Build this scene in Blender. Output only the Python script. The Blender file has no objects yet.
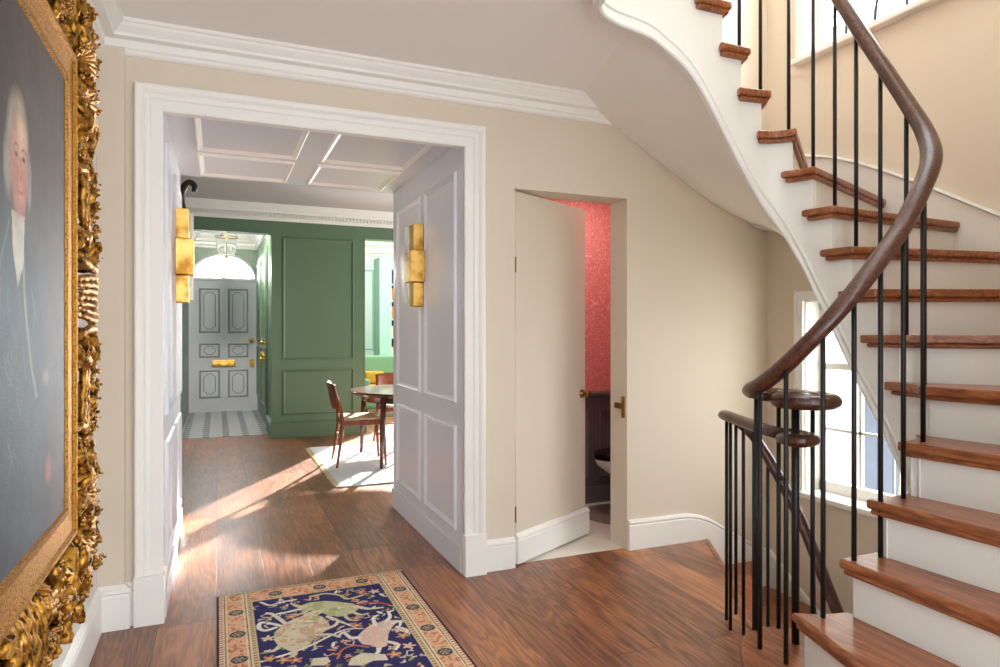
import bpy, bmesh, math, random
import numpy as np
from mathutils import Vector, Matrix
random.seed(7)
SC = bpy.context.scene
COL = SC.collection
V = Vector

# ------------------------------------------------------------------ materials
def s2l(c):
    return tuple((x/12.92 if x <= .04045 else ((x+.055)/1.055)**2.4) for x in [v/255 for v in c]) + (1,)

def mat(name, rgb, rough=.5, metal=0, bump=0, bscale=40, var=0, vscale=6, spec=.5, coat=0, trans=0, ior=1.45, emis=None, estr=0, alpha=1):
    m = bpy.data.materials.new(name); m.use_nodes = True
    n = m.node_tree.nodes; l = m.node_tree.links
    b = n['Principled BSDF']
    c = s2l(rgb)
    b.inputs['Base Color'].default_value = c
    b.inputs['Roughness'].default_value = rough
    b.inputs['Metallic'].default_value = metal
    b.inputs['Specular IOR Level'].default_value = spec
    b.inputs['Coat Weight'].default_value = coat
    b.inputs['Transmission Weight'].default_value = trans
    b.inputs['IOR'].default_value = ior
    if emis:
        b.inputs['Emission Color'].default_value = s2l(emis); b.inputs['Emission Strength'].default_value = estr
    tc = n.new('ShaderNodeTexCoord')
    if var:
        nz = n.new('ShaderNodeTexNoise'); nz.inputs['Scale'].default_value = vscale; nz.inputs['Detail'].default_value = 5
        l.new(tc.outputs['Object'], nz.inputs['Vector'])
        mx = n.new('ShaderNodeMix'); mx.data_type = 'RGBA'
        mx.inputs['A'].default_value = tuple(x*(1-var) for x in c[:3])+(1,)
        mx.inputs['B'].default_value = tuple(min(1, x*(1+var)) for x in c[:3])+(1,)
        l.new(nz.outputs['Fac'], mx.inputs['Factor']); l.new(mx.outputs['Result'], b.inputs['Base Color'])
    if bump:
        nb = n.new('ShaderNodeTexNoise'); nb.inputs['Scale'].default_value = bscale; nb.inputs['Detail'].default_value = 6
        l.new(tc.outputs['Object'], nb.inputs['Vector'])
        bp = n.new('ShaderNodeBump'); bp.inputs['Strength'].default_value = bump; bp.inputs['Distance'].default_value = .004
        l.new(nb.outputs['Fac'], bp.inputs['Height']); l.new(bp.outputs['Normal'], b.inputs['Normal'])
    return m

def mapped_noise(n, l, vec, scale3, scale, detail=6, dist=0):
    mp = n.new('ShaderNodeMapping'); mp.inputs['Scale'].default_value = scale3
    l.new(vec, mp.inputs['Vector'])
    nz = n.new('ShaderNodeTexNoise'); nz.inputs['Scale'].default_value = scale; nz.inputs['Detail'].default_value = detail
    nz.inputs['Distortion'].default_value = dist
    l.new(mp.outputs['Vector'], nz.inputs['Vector'])
    return nz.outputs['Fac']

def ramp(n, l, fac, stops):
    r = n.new('ShaderNodeValToRGB'); e = r.color_ramp.elements
    while len(e) < len(stops): e.new(.5)
    for i, (p, c) in enumerate(stops):
        e[i].position = p; e[i].color = s2l(c)
    l.new(fac, r.inputs['Fac']); return r.outputs['Color']

def math_node(n, l, op, a, b=None, c=None):
    m = n.new('ShaderNodeMath'); m.operation = op
    for i, x in enumerate((a, b, c)):
        if x is None: continue
        if isinstance(x, (int, float)): m.inputs[i].default_value = x
        else: l.new(x, m.inputs[i])
    return m.outputs[0]

def plank_mat():
    m = bpy.data.materials.new('oak_planks'); m.use_nodes = True
    n = m.node_tree.nodes; l = m.node_tree.links; b = n['Principled BSDF']
    tc = n.new('ShaderNodeTexCoord'); sp = n.new('ShaderNodeSeparateXYZ'); l.new(tc.outputs['Object'], sp.inputs[0])
    X, Y = sp.outputs['X'], sp.outputs['Y']
    W, L = .25, 1.9
    col = math_node(n, l, 'FLOOR', math_node(n, l, 'DIVIDE', X, W))
    fx = math_node(n, l, 'FRACT', math_node(n, l, 'DIVIDE', X, W))
    wn = n.new('ShaderNodeTexWhiteNoise'); wn.noise_dimensions = '1D'; l.new(col, wn.inputs['W'])
    yy = math_node(n, l, 'ADD', math_node(n, l, 'DIVIDE', Y, L), math_node(n, l, 'MULTIPLY', wn.outputs['Value'], 7.3))
    row = math_node(n, l, 'FLOOR', yy); fy = math_node(n, l, 'FRACT', yy)
    wn2 = n.new('ShaderNodeTexWhiteNoise'); wn2.noise_dimensions = '2D'
    cb = n.new('ShaderNodeCombineXYZ'); l.new(col, cb.inputs[0]); l.new(row, cb.inputs[1]); l.new(cb.outputs[0], wn2.inputs['Vector'])
    rnd = wn2.outputs['Value']
    # grain coordinates shifted per board
    cb2 = n.new('ShaderNodeCombineXYZ')
    l.new(math_node(n, l, 'ADD', X, math_node(n, l, 'MULTIPLY', rnd, 13.0)), cb2.inputs[0])
    l.new(math_node(n, l, 'ADD', Y, math_node(n, l, 'MULTIPLY', rnd, 31.0)), cb2.inputs[1])
    g1 = mapped_noise(n, l, cb2.outputs[0], (1, .1, 1), 9, 3, .6)
    rings = math_node(n, l, 'FRACT', math_node(n, l, 'MULTIPLY', g1, 9.0))
    rings = math_node(n, l, 'ABSOLUTE', math_node(n, l, 'SUBTRACT', rings, .5))
    g2 = mapped_noise(n, l, cb2.outputs[0], (1, .035, 1), 120, 5)
    g3 = mapped_noise(n, l, cb2.outputs[0], (1, .7, 1), 3.2, 4)
    fac = math_node(n, l, 'ADD', math_node(n, l, 'MULTIPLY', rings, .42), math_node(n, l, 'MULTIPLY', g2, .50))
    fac = math_node(n, l, 'ADD', fac, math_node(n, l, 'MULTIPLY', g3, .38))
    fac = math_node(n, l, 'ADD', fac, math_node(n, l, 'MULTIPLY', math_node(n, l, 'SUBTRACT', rnd, .5), .20))
    c = ramp(n, l, fac, [(.25, (60, 32, 18)), (.45, (118, 68, 38)), (.62, (158, 98, 58)), (.85, (196, 132, 82))])
    # dark knots
    vo = n.new('ShaderNodeTexVoronoi'); vo.inputs['Scale'].default_value = 1.6
    mp = n.new('ShaderNodeMapping'); mp.inputs['Scale'].default_value = (1.4, .8, 1); l.new(cb2.outputs[0], mp.inputs['Vector']); l.new(mp.outputs['Vector'], vo.inputs['Vector'])
    kn = math_node(n, l, 'ADD', vo.outputs['Distance'], math_node(n, l, 'MULTIPLY', g2, .09))
    kr = n.new('ShaderNodeMapRange'); kr.inputs['From Min'].default_value = .06; kr.inputs['From Max'].default_value = .16
    kr.inputs['To Min'].default_value = .65; kr.inputs['To Max'].default_value = 0; l.new(kn, kr.inputs['Value'])
    mk = n.new('ShaderNodeMix'); mk.data_type = 'RGBA'; l.new(kr.outputs['Result'], mk.inputs['Factor']); l.new(c, mk.inputs['A']); mk.inputs['B'].default_value = s2l((48, 26, 16))
    # joints
    ex = math_node(n, l, 'MINIMUM', fx, math_node(n, l, 'SUBTRACT', 1, fx))
    ey = math_node(n, l, 'MULTIPLY', math_node(n, l, 'MINIMUM', fy, math_node(n, l, 'SUBTRACT', 1, fy)), L/W)
    e = math_node(n, l, 'MINIMUM', ex, ey)
    gap = math_node(n, l, 'LESS_THAN', e, .0075)
    mg = n.new('ShaderNodeMix'); mg.data_type = 'RGBA'; l.new(gap, mg.inputs['Factor']); l.new(mk.outputs['Result'], mg.inputs['A']); mg.inputs['B'].default_value = s2l((40, 22, 14))
    l.new(mg.outputs['Result'], b.inputs['Base Color'])
    rr = n.new('ShaderNodeMapRange'); rr.inputs['To Min'].default_value = .30; rr.inputs['To Max'].default_value = .5; l.new(fac, rr.inputs['Value'])
    l.new(rr.outputs['Result'], b.inputs['Roughness'])
    h = math_node(n, l, 'SUBTRACT', fac, math_node(n, l, 'MULTIPLY', gap, .35))
    bp = n.new('ShaderNodeBump'); bp.inputs['Strength'].default_value = .45; bp.inputs['Distance'].default_value = .003
    l.new(h, bp.inputs['Height']); l.new(bp.outputs['Normal'], b.inputs['Normal'])
    b.inputs['Specular IOR Level'].default_value = .6; b.inputs['Coat Weight'].default_value = .35; b.inputs['Coat Roughness'].default_value = .28
    return m

def wood_mat(name, stops, stretch=(1, 1, 1), scale=14, rough=.35, coat=.1):
    m = bpy.data.materials.new(name); m.use_nodes = True
    n = m.node_tree.nodes; l = m.node_tree.links; b = n['Principled BSDF']
    tc = n.new('ShaderNodeTexCoord')
    g1 = mapped_noise(n, l, tc.outputs['Object'], stretch, scale, 4, .8)
    g2 = mapped_noise(n, l, tc.outputs['Object'], stretch, scale*9, 4)
    r = math_node(n, l, 'FRACT', math_node(n, l, 'MULTIPLY', g1, 6.0))
    r = math_node(n, l, 'ABSOLUTE', math_node(n, l, 'SUBTRACT', r, .5))
    f = math_node(n, l, 'ADD', math_node(n, l, 'MULTIPLY', r, .5), math_node(n, l, 'MULTIPLY', g2, .75))
    l.new(ramp(n, l, f, stops), b.inputs['Base Color'])
    b.inputs['Roughness'].default_value = rough; b.inputs['Coat Weight'].default_value = coat
    b.inputs['Coat Roughness'].default_value = .2
    bp = n.new('ShaderNodeBump'); bp.inputs['Strength'].default_value = .15; bp.inputs['Distance'].default_value = .002
    l.new(f, bp.inputs['Height']); l.new(bp.outputs['Normal'], b.inputs['Normal'])
    return m

def paint_mat(name, rough=.8, bump=.3, bscale=300, spec=.3):
    m = bpy.data.materials.new(name); m.use_nodes = True
    n = m.node_tree.nodes; l = m.node_tree.links; b = n['Principled BSDF']
    a = n.new('ShaderNodeAttribute'); a.attribute_name = 'Col'
    l.new(a.outputs['Color'], b.inputs['Base Color'])
    b.inputs['Roughness'].default_value = rough; b.inputs['Specular IOR Level'].default_value = spec
    tc = n.new('ShaderNodeTexCoord'); nz = n.new('ShaderNodeTexNoise'); nz.inputs['Scale'].default_value = bscale
    l.new(tc.outputs['Object'], nz.inputs['Vector'])
    bp = n.new('ShaderNodeBump'); bp.inputs['Strength'].default_value = bump; bp.inputs['Distance'].default_value = .003
    l.new(nz.outputs['Fac'], bp.inputs['Height']); l.new(bp.outputs['Normal'], b.inputs['Normal'])
    return m

def gold_mat(name, base=(214, 152, 48), dark=(110, 62, 18), rough=.3, nscale=25):
    m = bpy.data.materials.new(name); m.use_nodes = True
    n = m.node_tree.nodes; l = m.node_tree.links; b = n['Principled BSDF']
    tc = n.new('ShaderNodeTexCoord')
    f = mapped_noise(n, l, tc.outputs['Object'], (1, 1, 1), nscale, 6)
    l.new(ramp(n, l, f, [(.36, dark), (.5, base), (.8, tuple(min(255, c+25) for c in base))]), b.inputs['Base Color'])
    b.inputs['Metallic'].default_value = 1
    rr = n.new('ShaderNodeMapRange'); rr.inputs['To Min'].default_value = rough+.25; rr.inputs['To Max'].default_value = rough-.1; l.new(f, rr.inputs['Value'])
    l.new(rr.outputs['Result'], b.inputs['Roughness'])
    f2 = mapped_noise(n, l, tc.outputs['Object'], (1, 1, 1), nscale*4, 3)
    bp = n.new('ShaderNodeBump'); bp.inputs['Strength'].default_value = .35; bp.inputs['Distance'].default_value = .006
    l.new(f2, bp.inputs['Height']); l.new(bp.outputs['Normal'], b.inputs['Normal'])
    return m

def wallpaper_mat():
    m = bpy.data.materials.new('pink_wallpaper'); m.use_nodes = True
    n = m.node_tree.nodes; l = m.node_tree.links; b = n['Principled BSDF']
    tc = n.new('ShaderNodeTexCoord')
    a = mapped_noise(n, l, tc.outputs['Object'], (1, 1, 1), 9, 2, 2.5)
    r = math_node(n, l, 'ABSOLUTE', math_node(n, l, 'SUBTRACT', math_node(n, l, 'FRACT', math_node(n, l, 'MULTIPLY', a, 7.0)), .5))
    l.new(ramp(n, l, r, [(.0, (240, 190, 172)), (.07, (234, 168, 154)), (.14, (222, 130, 128)), (.6, (216, 120, 120))]), b.inputs['Base Color'])
    b.inputs['Roughness'].default_value = .6
    return m

def tile_mat():
    m = bpy.data.materials.new('hall_tiles'); m.use_nodes = True
    n = m.node_tree.nodes; l = m.node_tree.links; b = n['Principled BSDF']
    tc = n.new('ShaderNodeTexCoord'); sp = n.new('ShaderNodeSeparateXYZ'); l.new(tc.outputs['Object'], sp.inputs[0])
    X = math_node(n, l, 'FRACT', math_node(n, l, 'DIVIDE', math_node(n, l, 'ADD', sp.outputs['X'], .42), .245))
    Y = math_node(n, l, 'FRACT', math_node(n, l, 'DIVIDE', sp.outputs['Y'], .2))
    incol = math_node(n, l, 'LESS_THAN', X, .34)
    tick = math_node(n, l, 'LESS_THAN', Y, .42)
    k = math_node(n, l, 'MULTIPLY', incol, tick)
    base = n.new('ShaderNodeMix'); base.data_type = 'RGBA'; l.new(incol, base.inputs['Factor'])
    base.inputs['A'].default_value = s2l((158, 160, 160)); base.inputs['B'].default_value = s2l((134, 137, 139))
    mx = n.new('ShaderNodeMix'); mx.data_type = 'RGBA'; l.new(k, mx.inputs['Factor']); l.new(base.outputs['Result'], mx.inputs['A'])
    mx.inputs['B'].default_value = s2l((58, 62, 68))
    l.new(mx.outputs['Result'], b.inputs['Base Color']); b.inputs['Roughness'].default_value = .35
    return m

M = dict(
    wall=mat('beige_paint', (217, 205, 186), .75, bump=.05, bscale=60, var=.02, vscale=1.2),
    white=mat('white_paint', (238, 236, 230), .38, bump=.03, bscale=50),
    swhite=mat('stair_white_paint', (226, 226, 220), .4, bump=.03, bscale=50),
    ceil=mat('ceiling_paint', (240, 238, 234), .8),
    soffit=mat('soffit_paint', (236, 233, 224), .7),
    grey=mat('pale_grey_gloss_paint', (222, 223, 229), .25, spec=.6),
    green=mat('green_paint', (96, 120, 92), .38, var=.05, vscale=2),
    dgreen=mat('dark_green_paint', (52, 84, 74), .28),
    teal=mat('teal_paint', (160, 202, 186), .45),
    doorgrey=mat('door_grey_paint', (190, 191, 194), .45),
    groove=mat('door_groove_paint', (140, 141, 145), .5),
    plank=plank_mat(),
    tread=wood_mat('tread_oak', [(.2, (92, 46, 24)), (.5, (142, 82, 48)), (.8, (180, 114, 70))], (1, .12, 1), 11, .32, .15),
    rail=wood_mat('dark_mahogany', [(.2, (38, 18, 12)), (.5, (72, 38, 25)), (.85, (108, 64, 44))], (1, 1, 1), 16, .28, .35),
    table=wood_mat('dark_walnut', [(.2, (52, 26, 16)), (.5, (88, 48, 30)), (.8, (120, 72, 46))], (1, 1, .2), 14, .25, .4),
    chair=wood_mat('teak', [(.2, (92, 40, 20)), (.5, (138, 66, 34)), (.8, (172, 92, 50))], (1, 1, .2), 14, .35, .2),
    iron=mat('black_iron', (22, 21, 21), .42, spec=.45),
    gold=gold_mat('carved_gilt', (178, 128, 52), (82, 52, 20), .34, 40),
    gold2=gold_mat('gilt_moulding', (176, 124, 44), (120, 78, 26), .34, 140),
    brass=gold_mat('aged_brass', (226, 178, 82), (190, 130, 50), .3, 12),
    brassd=mat('dark_brass', (140, 98, 44), .32, metal=1),
    sconcegold=gold_mat('sconce_gold_leaf', (236, 190, 104), (190, 136, 58), .34, 9),  # pale gold metal of the sconce blocks
    crystal=mat('frosted_glass', (236, 236, 232), .3, trans=.4),
    canvas=paint_mat('oil_painting', .5, .3, 160, .28),
    rug=paint_mat('woven_rug', .95, .6, 500, .1),
    rug2=mat('pale_rug', (214, 212, 214), .95, bump=.6, bscale=120, var=.12, vscale=9),
    fringe=mat('rug_fringe', (222, 206, 170), .95, bump=.5, bscale=200),
    weave=mat('woven_cord', (212, 190, 148), .8, bump=.9, bscale=160, var=.12, vscale=60),
    pink=wallpaper_mat(),
    wcpanel=mat('dark_aubergine_paint', (104, 94, 100), .4),
    marble=mat('marble_tile', (226, 220, 208), .3, var=.06, vscale=7),
    mosaic=mat('grey_mosaic', (140, 132, 122), .5, var=.15, vscale=60),
    ceramic=mat('white_ceramic', (240, 238, 232), .12, spec=.6),
    black=mat('black_lacquer', (18, 16, 18), .18),
    tiles=tile_mat(),
    glass=mat('window_glass', (255, 255, 255), .02, trans=1, ior=1.0, spec=.5),
    lglass=mat('lantern_glass', (245, 250, 248), .02, trans=1, ior=1.05),
    lead=mat('lead_came', (40, 42, 60), .6),
    yellow=mat('yellow_velvet', (196, 150, 52), .8, bump=.4, bscale=120),
    greenfab=mat('sage_fabric', (120, 160, 124), .85, bump=.4, bscale=120),
    book1=mat('book_orange', (206, 110, 62), .6), book2=mat('book_cream', (222, 212, 190), .6),
    book3=mat('book_navy', (38, 52, 72), .6), book4=mat('book_red', (150, 50, 46), .6), book5=mat('book_teal', (62, 108, 108), .6),
    darkshelf=mat('shelf_back_paint', (48, 74, 74), .6),
    carve=mat('dark_carved_wood', (52, 36, 26), .35, bump=.4, bscale=40),
    brick=mat('outside_render', (226, 222, 212), .9, var=.08),
    fence=mat('blue_grey_boards', (112, 122, 142), .8, var=.1),
    paving=mat('paving', (190, 186, 176), .9, var=.1),
    gap=mat('shadow_gap_wood', (120, 92, 66), .6),
)

# ------------------------------------------------------------------ helpers
def new(): return bmesh.new()

def world_of(o):
    p = V((0, 0, 0))
    while o is not None:
        p = p + o.location; o = o.parent
    return p

def obj(name, bm, m, parent=None, smooth=False, bevel=0, seg=2, solid=0, sub=0, autosm=None):
    me = bpy.data.meshes.new(name)
    if parent is not None:
        bmesh.ops.translate(bm, verts=bm.verts, vec=-world_of(parent))
    bmesh.ops.recalc_face_normals(bm, faces=bm.faces)
    if smooth:
        for f in bm.faces: f.smooth = True
    bm.to_mesh(me); bm.free()
    ms = m if isinstance(m, (list, tuple)) else [m]
    for x in ms: me.materials.append(x)
    o = bpy.data.objects.new(name, me); COL.objects.link(o)
    if parent is not None: o.parent = parent
    if solid:
        md = o.modifiers.new('Solid', 'SOLIDIFY'); md.thickness = solid; md.offset = 0
    if bevel:
        md = o.modifiers.new('Bevel', 'BEVEL'); md.width = bevel; md.segments = seg; md.limit_method = 'ANGLE'; md.angle_limit = math.radians(40)
    if sub:
        md = o.modifiers.new('Sub', 'SUBSURF'); md.levels = sub; md.render_levels = sub
    return o

def struct(name, bm, m, parent=None, **k):
    o = obj(name, bm, m, parent, **k)
    if parent is None: o['kind'] = 'structure'
    return o

def tag(o, label, cat, group=None, kind=None):
    o['label'] = label; o['category'] = cat
    if group: o['group'] = group
    if kind: o['kind'] = kind
    return o

def thing(name, label, cat, loc, group=None, rotz=0):
    o = bpy.data.objects.new(name, None); COL.objects.link(o); o.location = loc
    o.rotation_euler = (0, 0, rotz); o.empty_display_size = .1
    return tag(o, label, cat, group)

def copy_tree(o, parent=None):
    c = o.copy(); COL.objects.link(c); c.parent = parent
    for ch in [x for x in bpy.data.objects if x.parent == o]: copy_tree(ch, c)
    return c

def box(bm, x0, x1, y0, y1, z0, z1):
    x0, x1 = min(x0, x1), max(x0, x1); y0, y1 = min(y0, y1), max(y0, y1); z0, z1 = min(z0, z1), max(z0, z1)
    v = [bm.verts.new(p) for p in [(x0, y0, z0), (x1, y0, z0), (x1, y1, z0), (x0, y1, z0), (x0, y0, z1), (x1, y0, z1), (x1, y1, z1), (x0, y1, z1)]]
    for f in [(0, 3, 2, 1), (4, 5, 6, 7), (0, 1, 5, 4), (1, 2, 6, 5), (2, 3, 7, 6), (3, 0, 4, 7)]: bm.faces.new([v[i] for i in f])

def obox(bm, c, ux, uy, uz, sx, sy, sz):
    c = V(c); ux = V(ux)*sx/2; uy = V(uy)*sy/2; uz = V(uz)*sz/2
    v = [bm.verts.new(c+a*ux+b*uy+d*uz) for d in (-1, 1) for a, b in ((-1, -1), (1, -1), (1, 1), (-1, 1))]
    for f in [(0, 3, 2, 1), (4, 5, 6, 7), (0, 1, 5, 4), (1, 2, 6, 5), (2, 3, 7, 6), (3, 0, 4, 7)]: bm.faces.new([v[i] for i in f])

def prism(bm, poly, z0, z1):
    a = [bm.verts.new((p[0], p[1], z0)) for p in poly]; b = [bm.verts.new((p[0], p[1], z1)) for p in poly]
    n = len(poly)
    bm.faces.new(a[::-1]); bm.faces.new(b)
    for i in range(n): bm.faces.new((a[i], a[(i+1) % n], b[(i+1) % n], b[i]))

def cr(pts, n=8, closed=False):
    P = [V(p) for p in pts]; out = []
    N = len(P)
    rng = range(N) if closed else range(N-1)
    for i in rng:
        p0 = P[(i-1) % N] if closed or i > 0 else P[0]*2-P[1]
        p1 = P[i]; p2 = P[(i+1) % N]
        p3 = P[(i+2) % N] if closed or i+2 < N else P[-1]*2-P[-2]
        for k in range(n):
            t = k/n
            out.append(.5*((2*p1)+(-p0+p2)*t+(2*p0-5*p1+4*p2-p3)*t*t+(-p0+3*p1-3*p2+p3)*t**3))
    if not closed: out.append(P[-1])
    return out

def tube(bm, pts, r, n=8, caps=True, flat=None):
    pts = [V(p) for p in pts]; N = len(pts)
    if not isinstance(r, (list, tuple)): r = [r]*N
    if len(r) != N:
        rr = r; r = []
        for i in range(N):
            t = i/(N-1)*(len(rr)-1); k = min(int(t), len(rr)-2); r.append(rr[k]*(1-(t-k))+rr[k+1]*(t-k))
    rings = []
    t0 = (pts[1]-pts[0]).normalized()
    a = t0.orthogonal().normalized()
    if flat is not None:
        a = (V(flat)-t0*V(flat).dot(t0)).normalized()
    for i in range(N):
        t = (pts[min(i+1, N-1)]-pts[max(i-1, 0)]).normalized()
        a = (a-t*a.dot(t)).normalized(); b = t.cross(a)
        rings.append([bm.verts.new(pts[i]+(a*math.cos(q)+b*math.sin(q))*r[i]) for q in [2*math.pi*k/n for k in range(n)]])
    for i in range(N-1):
        for k in range(n):
            bm.faces.new((rings[i][k], rings[i][(k+1) % n], rings[i+1][(k+1) % n], rings[i+1][k]))
    if caps:
        bm.faces.new(rings[0][::-1]); bm.faces.new(rings[-1])

def sweep(bm, pts, prof, closed=False, caps=True, pclosed=True):
    """profile (a = to the left of travel, horizontal; b = up), mitred"""
    P = [V(p) for p in pts]; N = len(P); rings = []
    for i in range(N):
        if closed: d1 = P[i]-P[i-1]; d2 = P[(i+1) % N]-P[i]
        else:
            d1 = P[i]-P[i-1] if i > 0 else P[1]-P[0]; d2 = P[i+1]-P[i] if i < N-1 else P[-1]-P[-2]
        h1 = V((d1.x, d1.y, 0)).normalized(); h2 = V((d2.x, d2.y, 0)).normalized()
        n1 = V((-h1.y, h1.x, 0)); n2 = V((-h2.y, h2.x, 0)); s = n1+n2
        s = s.normalized(); s = s/max(.3, s.dot(n1))
        t = (d1.normalized()+d2.normalized()).normalized()
        up = t.cross(V((-(h1+h2).normalized().y, (h1+h2).normalized().x, 0)))
        if up.z < 0: up = -up
        rings.append([bm.verts.new(P[i]+s*a+up*b) for a, b in prof])
    m = len(prof)
    for i in range(N if closed else N-1):
        A = rings[i]; B = rings[(i+1) % N]
        for k in range(m if pclosed else m-1): bm.faces.new((A[k], A[(k+1) % m], B[(k+1) % m], B[k]))
    if caps and not closed and pclosed: bm.faces.new(rings[0][::-1]); bm.faces.new(rings[-1])

def lathe(bm, prof, c=(0, 0, 0), n=24, axis='Z', a0=0, a1=2*math.pi):
    c = V(c); rings = []
    full = abs(a1-a0-2*math.pi) < 1e-6
    cnt = n if full else n+1
    for r, z in prof:
        ring = []
        for k in range(cnt):
            q = a0+(a1-a0)*k/n
            p = V((r*math.cos(q), r*math.sin(q), z))
            if axis == 'X': p = V((z, p.x, p.y))
            if axis == 'Y': p = V((p.x, z, p.y))
            ring.append(bm.verts.new(c+p))
        rings.append(ring)
    for i in range(len(prof)-1):
        for k in range(n if full else n):
            k2 = (k+1) % cnt
            bm.faces.new((rings[i][k], rings[i][k2], rings[i+1][k2], rings[i+1][k]))
    bmesh.ops.remove_doubles(bm, verts=[v for r in rings for v in r], dist=1e-5)

PF = [(0, 0), (.003, .012), (.010, .016), (.018, .011), (.024, .006), (.030, .004), (.034, 0)]
def panel(bm, o, u, v, nrm, w, h, prof=PF, raised=None):
    """mitred moulding frame, outer rectangle w x h from corner o"""
    o, u, v, nrm = V(o), V(u), V(v), V(nrm); rings = []
    for ins, ht in prof:
        rings.append([bm.verts.new(o+u*a+v*b+nrm*ht) for a, b in ((ins, ins), (w-ins, ins), (w-ins, h-ins), (ins, h-ins))])
    for i in range(len(rings)-1):
        for k in range(4): bm.faces.new((rings[i][k], rings[i][(k+1) % 4], rings[i+1][(k+1) % 4], rings[i+1][k]))

def ball(bm, c, r, sc=(1, 1, 1), sub=1):
    r0 = bmesh.ops.create_icosphere(bm, subdivisions=sub, radius=r)
    for v in r0['verts']: v.co = V((v.co.x*sc[0], v.co.y*sc[1], v.co.z*sc[2]))+V(c)

# ------------------------------------------------------------------ shell: floors
YB = 3.52      # hall face of the back wall
YP = 5.14      # far end of the panelled passage
YG = 9.06      # green wall
YE = 12.5      # street facade
RR = .192      # stair rise
XW = 3.5       # stair window wall

hall_poly = [(-.62, -1.6), (1.66, -1.6), (1.66, .9), (1.9, 1.2), (2.05, 1.6), (2.15, 2.0), (2.17, 2.12), (2.21, 2.24), (2.25, 2.36), (2.294, 2.459), (2.42, 2.64), (2.705, 3.08), (2.97, 3.54), (2.355, 3.54), (2.355, 3.56), (1.588, 3.56), (1.588, 3.54), (1.29, 3.54), (1.29, 5.1), (4.3, 5.1), (4.3, 9.1), (.66, 9.1), (.66, 9.40), (-.44, 9.40), (-.44, 5.1), (-.62, 5.1)]
bm = new(); prism(bm, hall_poly, -.05, 0); struct('floor', bm, M['plank'])
bm = new(); box(bm, -.44, .66, 9.40, 12.5, -.05, 0.004); struct('floor_vestibule', bm, M['tiles'])
bm = new(); box(bm, .66, 6.3, 9.1, 12.5, -.05, 0); struct('floor_study', bm, M['plank'])
bm = new(); box(bm, 1.588, 3.5, 3.56, 4.7, -.05, 0.002); struct('floor_cloakroom', bm, M['marble'])
bm = new(); box(bm, 1.5, 3.7, .5, 3.7, -2.1, -2.0); struct('floor_lower', bm, M['plank'])
# dark nosing line of the landing edge
edge = [(2.07, 1.99), (2.13, 2.08), (2.17, 2.16), (2.21, 2.26), (2.25, 2.36), (2.294, 2.459), (2.42, 2.64), (2.705, 3.08), (2.955, 3.515)]
bm = new(); sweep(bm, [(x, y, -.022) for x, y in cr([V((a, b, 0)) for a, b in edge], 5) for x, y in [(x, y)]] if False else [(p.x, p.y, -.018) for p in cr([(a, b, 0) for a, b in edge], 5)],
      [(0.012, -.017), (.012, .0195), (-.018, .0195), (-.028, .012), (-.028, -.008), (-.02, -.017)])
struct('trim_1', bm, M['tread'], smooth=True)
bm = new()
for a, b in zip(edge[:-1], edge[1:]):
    d = (V((b[0]-a[0], b[1]-a[1], 0))).normalized(); n_ = V((-d.y, d.x, 0))
    p = [V((*a, 0)), V((*b, 0)), V((*b, 0))+n_*.02, V((*a, 0))+n_*.02]
    prism(bm, [(q.x, q.y) for q in p], -2.0, -.03)
struct('wall_stair_edge', bm, M['white'])

# ------------------------------------------------------------------ walls
bm = new()
box(bm, -.62, -.5, -1.6, 3.71, -.05, 2.77)
struct('wall_left', bm, M['white'] if False else mat('pale_wall_paint', (222, 219, 212), .7, bump=.05))
bm = new()
box(bm, -.5, -.35+.02, YB, YB+.19, 0, 2.77)          # left pier
box(bm, -.5, -.39, YB-.028, YB, 0, 2.77)             # boxed-out pier
box(bm, -.33, 1.36, YB, YB+.19, 2.47, 2.77)          # above opening
box(bm, 1.36, 1.588, YB, YB+.19, 0, 2.77)
box(bm, 1.588, 2.355, YB, YB+.19, 2.19, 2.77)
box(bm, 2.355, 3.6, YB, YB+.19, -2.0, 2.77)
box(bm, 1.2, 3.6, YB, YB+.19, 2.77, 5.4)
bmesh.ops.remove_doubles(bm, verts=bm.verts, dist=1e-4)
struct('wall_back', bm, M['wall'])
# stair window wall at X = 3.5
bm = new()
wy0, wy1 = 2.10, 3.20
for y0, y1, z0, z1 in [(.5, wy0, -2, 5.4), (wy1, 3.52, -2, 5.4), (wy0, wy1, -2, .33), (wy0, wy1, 1.56, 3.13), (wy0, wy1, 4.75, 5.4)]:
    box(bm, XW, XW+.24, y0, y1, z0, z1)
struct('wall_stair_window', bm, M['wall'])
bm = new(); box(bm, 1.88, 3.74, .5, .65, -2, 5.4); struct('wall_right', bm, M['wall'])
bm = new(); box(bm, 1.88, 1.92, .65, 1.65, -2, 0.0); struct('wall_under_stair', bm, M['white'])
# passage walls
bm = new(); box(bm, 1.274, 1.5, YB+.01, YP, 0, 2.47); struct('wall_passage_right', bm, M['grey'])
bm = new(); box(bm, -.62, -.233, YB+.19, YP, 0, 2.47); box(bm, -.34, -.233, YB+.01, YB+.19, 0, 2.47); struct('wall_passage_left', bm, M['grey'])
bm = new(); box(bm, -.62, 1.5, YB+.19, YP, 2.45, 2.75); box(bm, -.34, 1.3, YB+.01, YB+.19, 2.45, 2.5); struct('ceiling_passage', bm, M['grey'])
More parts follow.
